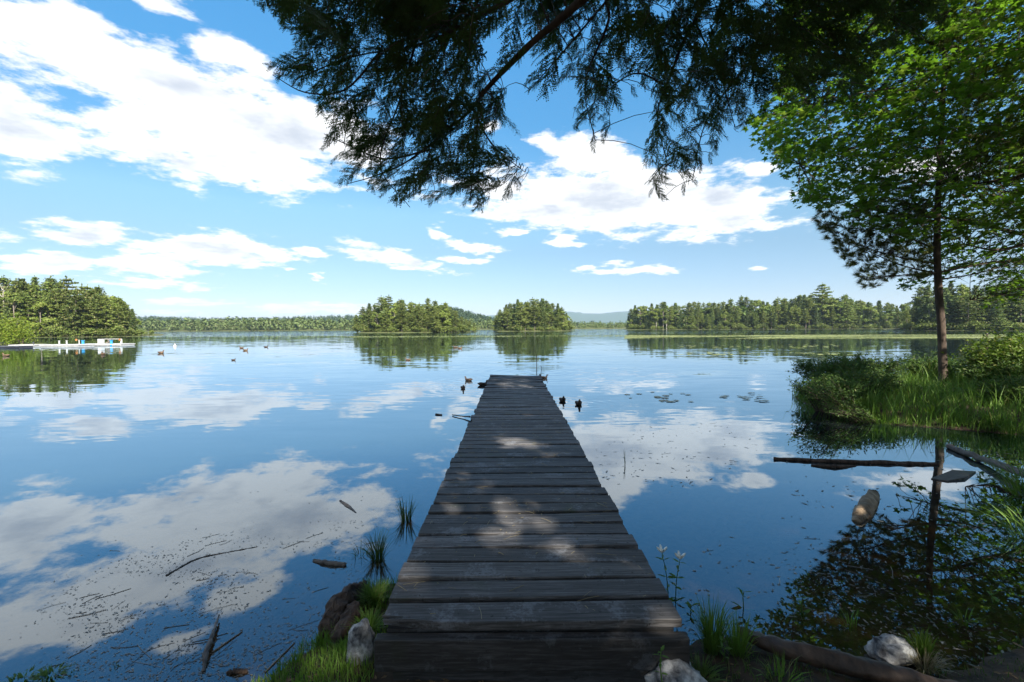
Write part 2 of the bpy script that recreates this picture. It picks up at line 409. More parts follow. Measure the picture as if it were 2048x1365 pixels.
def water_mat():
    m, N, out = new_mat('lake_water'); g = N.new('ShaderNodeNewGeometry'); P = g.outputs['Position']
    x, y, z = N.sep(P)
    dist = N.vmath('LENGTH', P)
    # calm near the wooded shore, light ripple farther out, wind bands on the open lake
    calm = N.mapr(dist, 3.0, 15.0, .05, 1.0)
    patch = N.mapr(N.noise(N.mapping(P, scale=(.05, .16, 1)), 1.0, 4, .6), .38, .66, .35, 1.5)
    band = N.mapr(N.math('ADD', y, N.math('MULTIPLY', N.noise(N.mapping(P, scale=(.012, .03, 1)), 1.0, 3, .5), 60.0)), 128.0, 165.0)
    slope = N.math('ADD', N.math('MULTIPLY', N.math('MULTIPLY', calm, patch), .034), N.math('MULTIPLY', band, .16))
    n1 = N.vmath('SUBTRACT', N.noise(N.mapping(P, rot=(0, 0, .12), scale=(.9, 3.0, 1)), 1.3, 3, .55, color=True), (.5, .5, .5))
    n2 = N.vmath('SUBTRACT', N.noise(N.mapping(P, rot=(0, 0, -.2), scale=(.35, 1.1, 1)), .9, 2, .5, color=True), (.5, .5, .5))
    n = N.vmath('ADD', N.vmath('MULTIPLY', n1, (.9, 1.6, 0)), N.vmath('MULTIPLY', n2, (.7, 1.2, 0)))
    n = N.vmath('SCALE', n, scale=slope)
    # rings spreading from the swimming ducks
    for (cx, cy, lam, amp, reach) in RINGS:
        dv = N.vmath('SUBTRACT', P, (cx, cy, 0)); dl = N.math('ADD', N.vmath('LENGTH', dv), N.math('MULTIPLY', N.noise(P, .7, 2, .5), lam * 1.6))
        s = N.math('MULTIPLY', N.math('SINE', N.math('MULTIPLY', dl, 6.283 / lam)), N.mapr(dl, 0, reach, amp, 0))
        n = N.vmath('ADD', n, N.vmath('SCALE', N.vmath('NORMALIZE', dv), scale=s))
    nn = N.vmath('NORMALIZE', N.vmath('ADD', n, (0, 0, 1)))
    cosv = N.math('ABSOLUTE', N.vmath('DOT_PRODUCT', nn, g.outputs['Incoming']), clamp=True)
    frf = N.math('ADD', N.math('MULTIPLY', N.math('POWER', N.math('SUBTRACT', 1.0, cosv), 2.75), .93), .07)
    gl = N.new('ShaderNodeBsdfGlossy'); gl.inputs['Roughness'].default_value = 0.0; N.put(gl.inputs['Normal'], nn); gl.inputs['Color'].default_value = (.8, .91, 1, 1)
    tr = N.new('ShaderNodeBsdfTransparent'); tr.inputs[0].default_value = (.75, .64, .48, 1)
    df = N.new('ShaderNodeBsdfDiffuse'); df.inputs[0].default_value = (.008, .011, .012, 1)
    sub = N.new('ShaderNodeMixShader'); N.put(sub.inputs[0], N.mapr(dist, 2.5, 10.0, .0, 1.0)); N.put(sub.inputs[1], tr.outputs[0]); N.put(sub.inputs[2], df.outputs[0])
    mx = N.new('ShaderNodeMixShader'); N.put(mx.inputs[0], frf); N.put(mx.inputs[1], sub.outputs[0]); N.put(mx.inputs[2], gl.outputs[0])
    N.put(out.inputs[0], mx.outputs[0]); return m

# ------------------------------------------------------------------ ducks' places (needed for the rings on the water)
DUCKS = [  # px, py, heading deg (0 = away from camera, 90 = right), scale, dark?, label
    (937, 762, -60, 1.0, 1, 'dark duck swimming left, farthest out of three beside the pier end'),
    (926, 778, 170, .9, 1, 'small dark duck facing the camera, leftmost beside the pier end'),
    (966, 771, 60, 1.1, 1, 'dark duck half hidden against the left edge of the pier end'),
    (1125, 803, 175, 1.0, 1, 'dark duck facing the camera just right of the pier'),
    (1157, 810, 178, 1.0, 1, 'dark duck right of the pier, the nearer of the swimming pair'),
    (1088, 757, 80, .9, 1, 'dark duck touching the right corner of the pier end'),
    (911, 696, -80, 1.35, 0, 'tan duck in front of the larger island, left of a close pair'),
    (920, 698, 85, 1.3, 0, 'tan duck in front of the larger island, right of a close pair'),
    (816, 721, -85, 1.0, 0, 'lone reddish brown duck on the larger island reflection'),
    (483, 697, -90, 1.3, 0, 'brown duck on open water, back one of a close pair'),
    (491, 702, 90, 1.4, 0, 'brown duck on open water, front one of a close pair'),
    (532, 695, 80, 1.3, 1, 'dark brown duck, rightmost of the three on the open left water'),
    (322, 707, 95, 1.6, 0, 'brown duck just right of the wooded shore reflection'),
    (206, 710, 150, 1.7, 0, 'light brown duck on the water below the white floating dock'),
    (12, 713, -90, 1.6, 0, 'brown duck at the left edge of the picture near the lime bush'),
    (467, 721, 90, .8, 1, 'small dark diving duck low on the pale open water'),
]
RINGS = []
for i, lam, amp, reach in ((0, .45, .03, 2.5), (1, .35, .03, 2.2), (3, .34, .04, 1.7), (4, .3, .04, 1.5), (6, .9, .012, 9.0)):
    p = onz(DUCKS[i][0], DUCKS[i][1]); RINGS.append((p[0], p[1], lam, amp, reach))
p = onz(1085, 745); RINGS.append((p[0], p[1], .5, .018, 8.0))
M['water'] = water_mat()

# ------------------------------------------------------------------ water and land
V = np.array([(-7000, -60, 0), (7000, -60, 0), (7000, 6000, 0), (-7000, 6000, 0)], float)
tag(obj('lake_water', make_mesh('lake_water', V, np.array([[0, 1, 2, 3]])), M['water']), kind='structure')
V2 = V.copy(); V2[:, 2] = -1.3
tag(obj('lake_bed', make_mesh('lake_bed', V2, np.array([[0, 1, 2, 3]])), M['bed']), kind='structure')

LAND = [(-60, -58), (-60, 2), (-30, 0), (-12, 1.0), (-6, 1.7), (-3.4, 2.35), (-2.3, 2.3), (-1.75, 2.2), (-1.35, 2.35), (-1.15, 2.75), (-1.1, 3.3), (-.85, 3.3), (-.6, 2.9), (.2, 2.6), (.9, 2.6),
        (1.25, 2.75), (1.6, 2.6), (2.0, 2.3), (2.6, 2.5), (3.2, 2.75), (3.8, 2.9), (4.6, 3.3), (5.6, 4.3), (7.2, 5.2), (8.6, 5.9), (9.4, 6.8), (8.8, 7.5), (7.8, 8.2), (7.2, 8.5), (6.8, 9.0), (6.8, 10.2),
        (7.4, 12.0), (10, 14.5), (14, 16.5), (20, 18), (60, 22), (60, -58)]
def terrain():
    xs = np.concatenate([np.arange(-60, -8, 2.0), np.arange(-8, 14, .13), np.arange(14, 60.1, 2.0)])
    ys = np.concatenate([np.arange(-58, -1, 2.0), np.arange(-1, 17, .13), np.arange(17, 26.1, 1.0)])
    X, Y = np.meshgrid(xs, ys)
    ins = in_poly(X.ravel(), Y.ravel(), LAND).reshape(X.shape); D = poly_dist(X, Y, LAND)
    n = np.array([mnoise.fractal(Vector((a * .9, b * .9, 0)), 1.0, 2.0, 4) for a, b in zip(X.ravel(), Y.ravel())]).reshape(X.shape)
    Z = np.where(ins, np.minimum(.22 + .02 * np.minimum(D, 20), D * .22) + .03 * n * np.minimum(D * 2, 1), -np.minimum(1.25, D * .16 + .02) + .03 * n)
    near = np.exp(-((X - .1) ** 2) / 1.2) * (Y < 2.9)
    Z = np.minimum(Z, np.where(near > .3, .09 + .02 * n, 9))
    V = np.stack([X, Y, Z], -1).reshape(-1, 3); r, c = X.shape
    i = np.arange(r - 1)[:, None] * c + np.arange(c - 1)[None]
    F = np.stack([i, i + 1, i + c + 1, i + c], -1).reshape(-1, 4)
    tag(obj('shore_ground', make_mesh('shore_ground', V, F, True), M['soil']), kind='structure')
    from_grid = lambda x, y: float(Z[min(np.searchsorted(ys, y), r - 1), min(np.searchsorted(xs, x), c - 1)])
    return from_grid
GZ = terrain()

def strip_land(name, front, back_dir, rises):
    """low wooded bank: front polyline (x,y) and rows running back from it"""
    fr = np.array([np.array(p, float) for p in curve(np.array([(a, b, 0) for a, b in front]), 60)])[:, :2]
    rows = []
    for off, z in rises:
        p = fr + np.array(back_dir)[None] * off
        w = R.normal(0, .12 * min(1, abs(off) + .3), (len(p),))
        rows.append(np.column_stack([p[:, 0] + w, p[:, 1] + w, np.full(len(p), z) + R.normal(0, .05 * abs(z) + .02, len(p))]))
    V = np.concatenate(rows); k = len(fr)
    i = np.arange(len(rises) - 1)[:, None] * k + np.arange(k - 1)[None]
    F = np.stack([i, i + 1, i + k + 1, i + k], -1).reshape(-1, 4)
    return tag(obj(name, make_mesh(name, V, F, True), M['shoreland']), kind='structure')
def px_front(lst): return [((at(px, 655, d)[0]), d) for px, d in lst]
LEFT_FRONT = px_front([(-420, 96), (-200, 104), (0, 112), (150, 118), (240, 122), (288, 127)]) + [(-108, 140), (-122, 160)]
strip_land('left_shore', LEFT_FRONT, (-1.2, 1.0), [(-1.5, -.6), (0, .03), (1.5, .2), (8, .35), (40, .5), (110, .5)])
RIGHT_FRONT = [(150, 330)] + px_front([(1254, 284), (1300, 272), (1400, 262), (1500, 254), (1600, 246), (1700, 240), (1830, 236), (2000, 232), (2300, 230)])
strip_land('right_far_shore', RIGHT_FRONT, (.45, 1.0), [(-2, -.6), (0, .03), (2, .2), (10, .35), (50, .5), (120, .5)])
NEAR_FRONT = [(155, 190)] + px_front([(1808, 158), (1850, 148), (1920, 142), (2000, 138), (2100, 134), (2300, 130)])
strip_land('right_near_shore', NEAR_FRONT, (1.1, 1.0), [(-1.5, -.6), (0, .03), (1.5, .2), (8, .35), (30, .5), (60, .5)])
FAR_FRONT = px_front([(-300, 430), (100, 430), (285, 430), (500, 425), (705, 420), (900, 430), (1000, 440), (1140, 430), (1255, 440), (1400, 470), (1800, 500)])
strip_land('distant_shore', FAR_FRONT, (0, 1.0), [(-3, -.6), (0, .05), (3, .5), (12, 1.0), (120, 3), (300, 5)])
def island_land(name, pxc, d, rx, ry):
    c = at(pxc, 655, d); a = np.linspace(0, 2 * math.pi, 48, endpoint=False)
    w = 1 + .06 * np.sin(3 * a + d) + .04 * np.sin(7 * a)
    rows = [np.column_stack([c[0] + np.cos(a) * (rx * s) * w, c[1] + np.sin(a) * (ry * s) * w, np.full(48, z) + R.normal(0, .05, 48)]) for s, z in ((1.06, -.6), (1.0, .03), (.96, .2), (.8, .35), (.4, .5), (.02, .5))]
    V = np.concatenate(rows); i = np.arange(5)[:, None] * 48 + np.arange(48)[None]; j = np.arange(5)[:, None] * 48 + (np.arange(48)[None] + 1) % 48
    F = np.stack([i, j, j + 48, i + 48], -1).reshape(-1, 4)
    tag(obj(name, make_mesh(name, V, F, True), M['shoreland']), kind='structure'); return c
island_land('larger_island', 829, 196, 25.5, 15)
island_land('smaller_island', 1064, 228, 20, 13)

# ------------------------------------------------------------------ tree kinds
RH = np.array([(-.5, 0, 0), (0, -.28, .04), (.5, 0, -.06), (0, .28, .04)]); RHF = np.array([[0, 1, 2, 3]])
def clumps(mb, C, n_each, spread, size, upb=.6, out_from=None):
    C = np.asarray(C); n = len(C) * n_each
    P = np.repeat(C, n_each, 0) + R.normal(0, 1, (n, 3)) * np.asarray(spread)
    nv = rdirs(n) + np.array((0, 0, upb))
    if out_from is not None: nv = nv + .8 * nrm(P - out_from)
    Mx = frames(nv, rdirs(n)) * (size * R.uniform(.55, 1.3, n))[:, None, None]
    mb.scatter(RH, RHF, Mx, P)
def tree_pine(seed, H=17.0, bare=.3, width=3.3, tiers=.6, dens=13, size=.62):
    global R; old, R = R, np.random.default_rng(seed)
    t, c = MB(), MB()
    z = np.linspace(0, H, 9); lean = np.column_stack([.25 * np.sin(z * .21 + seed) * z / H, .2 * np.cos(z * .17) * z / H, z])
    t.tube(lean, [.24, .17, .11, .03], 6)
    for h in np.arange(bare * H, H * .985, tiers):
        f = (h / H - bare) / (1 - bare); k = R.integers(3, 6); a0 = R.uniform(0, 6.28)
        for j in range(k):
            a = a0 + j * 6.28 / k + R.normal(0, .25)
            L = (width * (1 - f ** 1.7) * (.55 + .45 * min(1, f * 4 + .3)) + .45) * R.uniform(.45, 1.15)
            up = R.uniform(.0, .28) + .35 * f; b = np.array((np.interp(h, z, lean[:, 0]), np.interp(h, z, lean[:, 1]), h))
            q = np.linspace(0, 1, 4)[:, None]
            pts = b + q * L * np.array((math.cos(a), math.sin(a), up)) + np.array((0, 0, -.12 * L)) * q ** 2
            t.tube(pts, [.045, .015], 3, False)
            nn = max(2, int(L / .55)); s = np.linspace(.38, 1.0, nn)[:, None]
            C = b + s * L * np.array((math.cos(a), math.sin(a), up)) + np.array((0, 0, -.12 * L)) * s ** 2
            clumps(c, C, dens, (.36, .36, .13), size, 1.0)
    clumps(c, [(lean[-1, 0], lean[-1, 1], H)], 8, (.12, .12, .3), size, .2)
    R = old; return t.mesh('pine_trunk', True), c.mesh('pine_crown'), H
def tree_spruce(seed, H=15.0, base=.06, width=2.6, dens=7, size=.58, droop=.3):
    global R; old, R = R, np.random.default_rng(seed)
    t, c = MB(), MB(); t.tube([(0, 0, 0), (.05, 0, H * .5), (0, 0, H)], [.2, .12, .02], 6)
    h = base * H
    while h < H * .985:
        f = h / H; k = R.integers(4, 7); a0 = R.uniform(0, 6.28)
        for j in range(k):
            a = a0 + j * 6.28 / k + R.normal(0, .2); L = (width * (1 - f) ** .75 + .12) * R.uniform(.6, 1.15)
            dv = np.array((math.cos(a), math.sin(a), -droop * (1 - f) + .25 * f)); nn = max(1, int(L / .5)); s = np.linspace(.3, 1, nn + 1)[:, None]
            clumps(c, np.array((0, 0, h)) + s * L * dv, dens, (.2, .2, .1), size, .7)
        h += .34 + .2 * (1 - f)
    clumps(c, [(0, 0, H - .1)], 5, (.06, .06, .25), size * .7, 0)
    R = old; return t.mesh('spruce_trunk', True), c.mesh('spruce_crown'), H
def tree_broad(seed, H=12.0, width=3.1, lobes=18, dens=170, size=.55, bare=.2):
    global R; old, R = R, np.random.default_rng(seed)
    t, c = MB(), MB(); t.tube([(0, 0, 0), (.1, .05, H * .4), (.2, 0, H * .75), (.1, 0, H * .92)], [.2, .15, .08, .02], 6)
    for i in range(lobes):
        f = R.uniform(0, 1) ** .8; h = H * (bare + (1 - bare) * f * .93); a = R.uniform(0, 6.28)
        rad = width * math.sin(math.pi * min(.97, .12 + .82 * f)) ** .7
        r = R.uniform(.3, .95) * rad; cc = np.array((r * math.cos(a), r * math.sin(a), h)); lr = R.uniform(.7, 1.35) * (1.1 - .35 * f)
        t.tube(curve([(0, 0, max(h - 2.2, H * .15)), cc * np.array((.5, .5, 1)) - np.array((0, 0, .9)), cc], 5), [.06, .02], 3, False)
        n = int(dens * lr); dd = rdirs(n); P = cc + dd * lr * np.array((1, 1, .72)) * R.uniform(.55, 1.05, n)[:, None]
        Mx = frames(dd * .8 + rdirs(n) * .8 + np.array((0, 0, .5)), rdirs(n)) * (size * R.uniform(.5, 1.25, n))[:, None, None]
        c.scatter(RH, RHF, Mx, P)
    R = old; return t.mesh('broad_trunk', True), c.mesh('broad_crown'), H
def shrub_mesh(seed, H=1.6, W=1.5, n=420, size=.26):
    global R; old, R = R, np.random.default_rng(seed)
    t, c = MB(), MB()
    for i in range(7):
        a = R.uniform(0, 6.28); r = R.uniform(.3, .9) * W * .5; tip = np.array((r * math.cos(a), r * math.sin(a), H * R.uniform(.55, .95)))
        t.tube(curve([(0, 0, 0), tip * np.array((.4, .4, .6)), tip], 5), [.03, .01], 3, False)
        m_ = n // 7; P = tip * np.array((1, 1, .8)) + R.normal(0, 1, (m_, 3)) * np.array((W * .17, W * .17, H * .2))
        P[:, 2] = np.abs(P[:, 2]); Mx = frames(rdirs(m_) + np.array((0, 0, .6)), rdirs(m_)) * (size * R.uniform(.5, 1.3, m_))[:, None, None]
        c.scatter(RH, RHF, Mx, P)
    R = old; return t.mesh('shrub_stems'), c.mesh('shrub_leaves'), H

KINDS = {}
def kind(key, meshes, tm, cm):
    t, c, H = meshes; t.materials.append(M[tm]); c.materials.append(M[cm]); KINDS.setdefault(key, []).append((t, c, H))
for s in (1, 2, 3, 4): kind('pine', tree_pine(s, bare=(.14, .28, .2, .33)[s - 1], width=(4.2, 3.6, 4.6, 3.5)[s - 1]), 'fartrunk', 'pine')
for s in (5, 6): kind('plume', tree_pine(s, bare=.3, width=4.4, tiers=1.0, dens=17), 'fartrunk', 'pine')
for s in (7, 8, 9): kind('spruce', tree_spruce(s, width=(2.6, 3.1, 2.3)[s - 7]), 'fartrunk', 'spruce')
for s in (10, 11, 12): kind('broad', tree_broad(s), 'fartrunk', 'leafy')
for s in (13,): kind('birch', tree_broad(s, H=12, width=2.2, lobes=13, bare=.3, dens=120), 'palebark', 'birch')
for s in (14, 15, 16): kind('shrub', shrub_mesh(s), 'bark', 'pine')
NAMES = {'pine': 'pine_tree', 'plume': 'tall_pine_tree', 'spruce': 'spruce_tree', 'broad': 'broadleaf_tree', 'birch': 'birch_tree', 'shrub': 'shore_shrub'}
LOOKS = {'pine': ('green pine', 'tree'), 'plume': ('tall pine with tiered boughs', 'tree'), 'spruce': ('dark narrow spruce', 'tree'), 'broad': ('leafy round-crowned tree', 'tree'),
         'birch': ('pale green birch', 'tree'), 'shrub': ('low shrub', 'shrub')}
def place(kindname, P, H, width=1.0, rz=None):
    i = R.integers(len(KINDS[kindname])); t, c, h0 = KINDS[kindname][i]
    e = empty(NAMES[kindname], P, R.uniform(0, 6.28) if rz is None else rz); s = H / h0
    e.scale = (s * width, s * width, s)
    obj('stem' if kindname == 'shrub' else 'trunk', t, None, e); obj('foliage' if kindname == 'shrub' else 'crown', c, None, e)
    return e
def low_crown(seed, tall):
    global R; old, R = R, np.random.default_rng(seed); c = MB()
    n = 30; f = R.uniform(0, 1, n); a = R.uniform(0, 6.28, n); w = (1 - f) ** .7 * .28 + .03 if tall else np.sin(np.pi * (.1 + .85 * f)) * .33
    P = np.column_stack([w * np.cos(a), w * np.sin(a), .08 + .9 * f]); dd = nrm(P - np.array((0, 0, .3)))
    Mx = frames(dd + .7 * rdirs(n) + np.array((0, 0, .4)), rdirs(n)) * R.uniform(.2, .4, n)[:, None, None]
    c.scatter(RH, RHF, Mx, P); R = old; return np.concatenate(c.V), c.F[0]
LOWC = [low_crown(20 + i, i % 2 == 0) for i in range(6)]
def wood(name, label, pts, hs, matn):
    mb = MB(); pts = np.asarray(pts); hs = np.asarray(hs)
    for i, (T, F) in enumerate(LOWC):
        s = np.arange(len(pts)) % 6 == i; n = s.sum()
        if not n: continue
        a = R.uniform(0, 6.28, n); h = hs[s]; w = h * R.uniform(.8, 1.15, n) * .85
        Mx = np.zeros((n, 3, 3)); Mx[:, 0, 0] = np.cos(a) * w; Mx[:, 0, 1] = np.sin(a) * w; Mx[:, 1, 0] = -np.sin(a) * w; Mx[:, 1, 1] = np.cos(a) * w; Mx[:, 2, 2] = h
        mb.scatter(T, F, Mx, pts[s])
    tag(obj(name, mb.mesh(name), M[matn]), label, 'woods', kind='stuff')
def forest(group, where, prof, base_y, d_of, depth, n_back, n_front, mix, zb=.5, shr=0, skew=0.0):
    """prof: [(px, top y)]; trees stand between the bank d_of(px) and depth behind it"""
    pp = np.array(prof, float); lo, hi = pp[0, 0], pp[-1, 0]; items = []
    def one(px, back, front):
        k = R.choice(list(mix.keys()), p=np.array(list(mix.values())) / sum(mix.values()))
        d = d_of(px) + back; top = np.interp(px, pp[:, 0], pp[:, 1])
        ztop = at(px, top, d)[2]
        if front: h = (ztop - zb) * R.uniform(.5, .86)
        else: h = (ztop - zb) * R.uniform(.84, 1.03)
        if k == 'spruce' and front: h *= .9
        P = at(px, 655, d); z0 = .15
        items.append((px, k, (P[0] + skew * back, d, z0), h, R.uniform(.85, 1.2) if k != 'spruce' else R.uniform(.9, 1.25)))
    for px in np.linspace(lo, hi, n_back): one(px + R.normal(0, (hi - lo) / n_back * .4), R.uniform(.25, 1) * depth, False)
    for px in np.linspace(lo, hi, n_front): one(px + R.normal(0, (hi - lo) / n_front * .3), R.uniform(.04, .25) * depth, True)
    for px in np.linspace(lo, hi, shr):
        px += R.normal(0, 4); d = d_of(px) + R.uniform(.3, 1.6); P = at(px, 655, d); items.append((px, 'shrub', (P[0], d, .05), R.uniform(1.0, 3.2), R.uniform(1.0, 1.7)))
    nu = int((hi - lo) * 1.1); q = R.uniform(lo + 4, hi - 4, nu); bk = R.uniform(.3, 1.15, nu) * depth; dd = np.array([d_of(v) for v in q]) + bk
    tp = np.interp(q, pp[:, 0], pp[:, 1]); zt = at_arr(q, tp, dd)[:, 2]; U = at_arr(q, np.full(nu, 655.0), dd); U[:, 0] += skew * bk; U[:, 2] = .4
    wood('understory', f'shaded young growth filling the wood on {where}', U, (zt - .5) * R.uniform(.3, .72, nu), 'spruce')
    cnt = {}
    for px, k, P, h, w in sorted(items, key=lambda a: a[0]):
        cnt[k] = cnt.get(k, 0) + 1
        e = place(k, P, h, w); look, cat = LOOKS[k]
        tag(e, f'{look} on {where}, {ordinal(cnt[k])} such {cat} from the left', cat, group)
dl = lambda px: float(np.interp(px, [-420, -200, 0, 150, 240, 288], [96, 104, 112, 118, 122, 127]))
forest('trees on the left shore', 'the left shore', [(-60, 552), (0, 549), (40, 556), (70, 552), (95, 558), (128, 548), (165, 543), (195, 565), (225, 560), (250, 578), (275, 581), (292, 608)], 672, dl, 26, 34, 30,
       {'pine': 5, 'plume': 2, 'spruce': 1.2, 'broad': 2.2}, shr=46, skew=-.5)
d1 = lambda px: 196 - 14.0 * math.sqrt(max(0, 1 - ((px - 829) / 121) ** 2))
forest('trees on the larger island', 'the larger island', [(714, 628), (730, 607), (752, 603), (765, 591), (798, 590), (815, 600), (850, 596), (882, 598), (905, 612), (925, 628), (944, 645)], 665, d1, 18, 32, 26,
       {'pine': 5, 'plume': 3, 'spruce': 1, 'broad': .8}, shr=34)
d2 = lambda px: 228 - 12.0 * math.sqrt(max(0, 1 - ((px - 1064) / 80) ** 2))
forest('trees on the smaller island', 'the smaller island', [(989, 634), (1000, 615), (1012, 604), (1035, 592), (1055, 593), (1080, 596), (1105, 598), (1125, 612), (1138, 626)], 663, d2, 16, 24, 20,
       {'pine': 5, 'plume': 2, 'spruce': 1.5, 'broad': .7}, shr=24)
dr = lambda px: float(np.interp(px, [1254, 1300, 1400, 1500, 1600, 1700, 1830, 2000], [284, 272, 262, 254, 246, 240, 236, 232]))
forest('trees on the far right shore', 'the far right shore', [(1256, 632), (1265, 612), (1290, 604), (1325, 598), (1345, 606), (1400, 602), (1450, 600), (1480, 592), (1520, 598), (1560, 588), (1600, 590), (1640, 584), (1690, 590), (1740, 598), (1780, 602), (1815, 606)], 660, dr, 30, 72, 58,
       {'pine': 4, 'plume': .6, 'spruce': 3, 'broad': 2.2, 'birch': .35}, shr=64)
P = at(1645, 655, 252); e = place('plume', (P[0], 252, 1.0), at(1645, 568, 252)[2] - 1, 1.15); tag(e, 'tallest flat-topped pine rising above the far right shore treeline', 'tree', 'trees on the far right shore')
dn = lambda px: float(np.interp(px, [1808, 1850, 1920, 2000, 2100, 2300], [158, 148, 142, 138, 134, 130]))
forest('trees on the near right shore', 'the near right shore', [(1812, 600), (1826, 572), (1850, 562), (1900, 556), (1950, 566), (2000, 560), (2048, 552), (2120, 545)], 661, dn, 20, 28, 22,
       {'pine': 3, 'plume': 1, 'spruce': 4, 'broad': .8, 'birch': .5}, shr=34, skew=.2)

# distant woods that read as one mass, hills
df_ = lambda px: np.interp(px, [-300, 285, 500, 705, 900, 1000, 1140, 1255, 1800], [430, 430, 425, 420, 430, 440, 430, 440, 500])
px = np.concatenate([R.uniform(240, 720, 620), R.uniform(900, 1290, 420)]); back = R.uniform(1, 60, len(px)) ** 1.0; d = df_(px) + back
top = np.interp(px, [240, 285, 400, 500, 600, 705, 900, 985, 1000, 1140, 1180, 1255, 1300], [637, 638, 640, 638, 637, 640, 638, 640, 642, 643, 644, 646, 640]) + R.normal(0, 2.0, len(px))
P = at_arr(px, np.full(len(px), 655.0), d); ztop = at_arr(px, top, d)[:, 2]; P[:, 2] = .6 + back * .02
wood('far_forest', 'hazy continuous treeline along the distant shore', P, np.maximum(5, (ztop - P[:, 2]) * R.uniform(.7, 1.05, len(px))), 'far')
def hill(name, prof, d, thick, matn, trees=0, th=9.0, tlabel=None):
    pp = np.array(prof, float); pxs = np.linspace(pp[0, 0], pp[-1, 0], 90); tops = np.interp(pxs, pp[:, 0], pp[:, 1])
    X = at_arr(pxs, np.full(90, 655.0), np.full(90, float(d)))[:, 0]; Z = at_arr(pxs, tops, np.full(90, float(d)))[:, 2]
    Z = np.maximum(.5, Z - th * (.8 if trees else 0)); rows = []
    sec = [(-1, 0), (-.8, .25), (-.55, .55), (-.3, .83), (0, 1), (.4, .8), (1, 0)]
    for s, k in sec: rows.append(np.column_stack([X * (1 + s * thick / d), np.full(90, d + s * thick) + R.normal(0, thick * .02, 90), Z * k * (1 + R.normal(0, .015, 90)) + (-.5 if k == 0 else 0)]))
    V = np.concatenate(rows); i = np.arange(len(sec) - 1)[:, None] * 90 + np.arange(89)[None]
    tag(obj(name, make_mesh(name, V, np.stack([i, i + 1, i + 91, i + 90], -1).reshape(-1, 4), True), M[matn]), kind='structure')
    if trees:
        q = R.uniform(0, 1, trees); s = R.uniform(-1, .3, trees); xx = np.interp(q, np.linspace(0, 1, 90), X); zz = np.interp(q, np.linspace(0, 1, 90), Z)
        kk = np.interp(s, [a for a, b in sec], [b for a, b in sec])
        wood('hill_forest', tlabel, np.column_stack([xx * (1 + s * thick / d), d + s * thick, zz * kk - 1]), R.uniform(.6, 1.1, trees) * th, matn)
M['hillside'] = foliage('hillside_forest', (.035, .065, .026), (.06, .095, .035), nscale=.03, transl=.15, rand=0)
hill('low_ridge', [(-200, 640), (200, 633), (290, 631), (340, 633), (450, 635), (560, 634), (640, 631), (720, 630), (800, 634), (860, 640)], 950, 180, 'hillside', 2600, 9, 'hazy forest covering the low ridge behind the far shore')
hill('wooded_hill', [(800, 640), (850, 618), (895, 611), (920, 616), (950, 626), (985, 635), (1040, 640), (1100, 643), (1160, 652)], 720, 150, 'hillside', 1500, 9, 'forest covering the hill between the two islands')
hill('blue_mountain', [(880, 640), (1000, 630), (1080, 626), (1140, 624), (1165, 627), (1200, 628), (1235, 624), (1262, 622), (1330, 626), (1420, 640), (1500, 652)], 5300, 700, 'hillside')

# ------------------------------------------------------------------ plank pier
DECK_Z, PIER_X, PIER_W, Y0, Y1 = .38, .086, 1.537, 2.275, 14.25
def twist(y): return math.radians(np.interp(y, [Y0, 6, 10, Y1], [-.45, -.15, .5, 1.9]))
def plank_mesh(seed, w, notch=False):
    g = np.random.default_rng(seed); n = 7; L = PIER_W; th = .042
    xs = np.linspace(-L / 2, L / 2, n); f = -w / 2 + g.normal(0, .0018, n); b = w / 2 + g.normal(0, .0018, n)
    xf = xs.copy(); xf[0] += g.normal(0, .006); xf[-1] += g.normal(0, .006)
    sag = .004 * np.cos(xs / L * 3.14) * g.normal(0, 1) + g.normal(0, .001, n); cup = g.normal(0, .0015)
    if notch: f[0] += .05; f[1] += .004
    ch = .004
    sec = lambda i: [(xf[i], f[i] + ch, sag[i] + cup), (xf[i], b[i] - ch, sag[i] + cup), (xf[i], b[i], sag[i] - ch), (xf[i], b[i], sag[i] - th), (xf[i], f[i], sag[i] - th), (xf[i], f[i], sag[i] - ch)]
    V = np.array([p for i in range(n) for p in sec(i)]); k = 6
    i = np.arange(n - 1)[:, None] * k + np.arange(k)[None]; j = np.arange(n - 1)[:, None] * k + (np.arange(k)[None] + 1) % k
    F = np.stack([i, i + k, j + k, j], -1).reshape(-1, 4)
    me = make_mesh('plank', V, [F, np.arange(k)[None], ((n - 1) * k + np.arange(k)[::-1])[None]]); me.materials.append(M['deck']); return me
pier = empty('plank_pier', (PIER_X, Y0, 0)); tag(pier, 'long dark weathered wooden plank pier running out into the lake', 'pier')
PITCHP = .1965; planks = [plank_mesh(100 + i, PITCHP - .029) for i in range(8)]
NP = int(round((Y1 - Y0) / PITCHP))
for i in range(NP):
    me = plank_mesh(99, PITCHP - .029, True) if i == 0 else planks[R.integers(8)]
    y = (i + .5) * PITCHP
    o = obj('plank', me, None, pier, (R.normal(0, .005) + (.02 if R.random() < .05 else 0), y + R.normal(0, .0025), DECK_Z + R.normal(0, .0025)))
    flip = R.random() < .5 and i > 0
    o.rotation_euler = (R.normal(0, .006), twist(Y0 + y), (math.pi if flip else 0) + R.normal(0, .004))
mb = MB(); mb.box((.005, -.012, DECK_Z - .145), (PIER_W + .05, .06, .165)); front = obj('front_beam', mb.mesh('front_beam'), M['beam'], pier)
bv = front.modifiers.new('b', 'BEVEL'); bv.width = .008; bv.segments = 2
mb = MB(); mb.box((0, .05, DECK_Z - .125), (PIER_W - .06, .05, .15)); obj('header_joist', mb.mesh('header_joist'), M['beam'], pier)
mb = MB(); mb.box((0.02, .03, .07), (PIER_W - .1, .1, .14)); obj('sill_beam', mb.mesh('sill_beam'), M['beam'], pier)
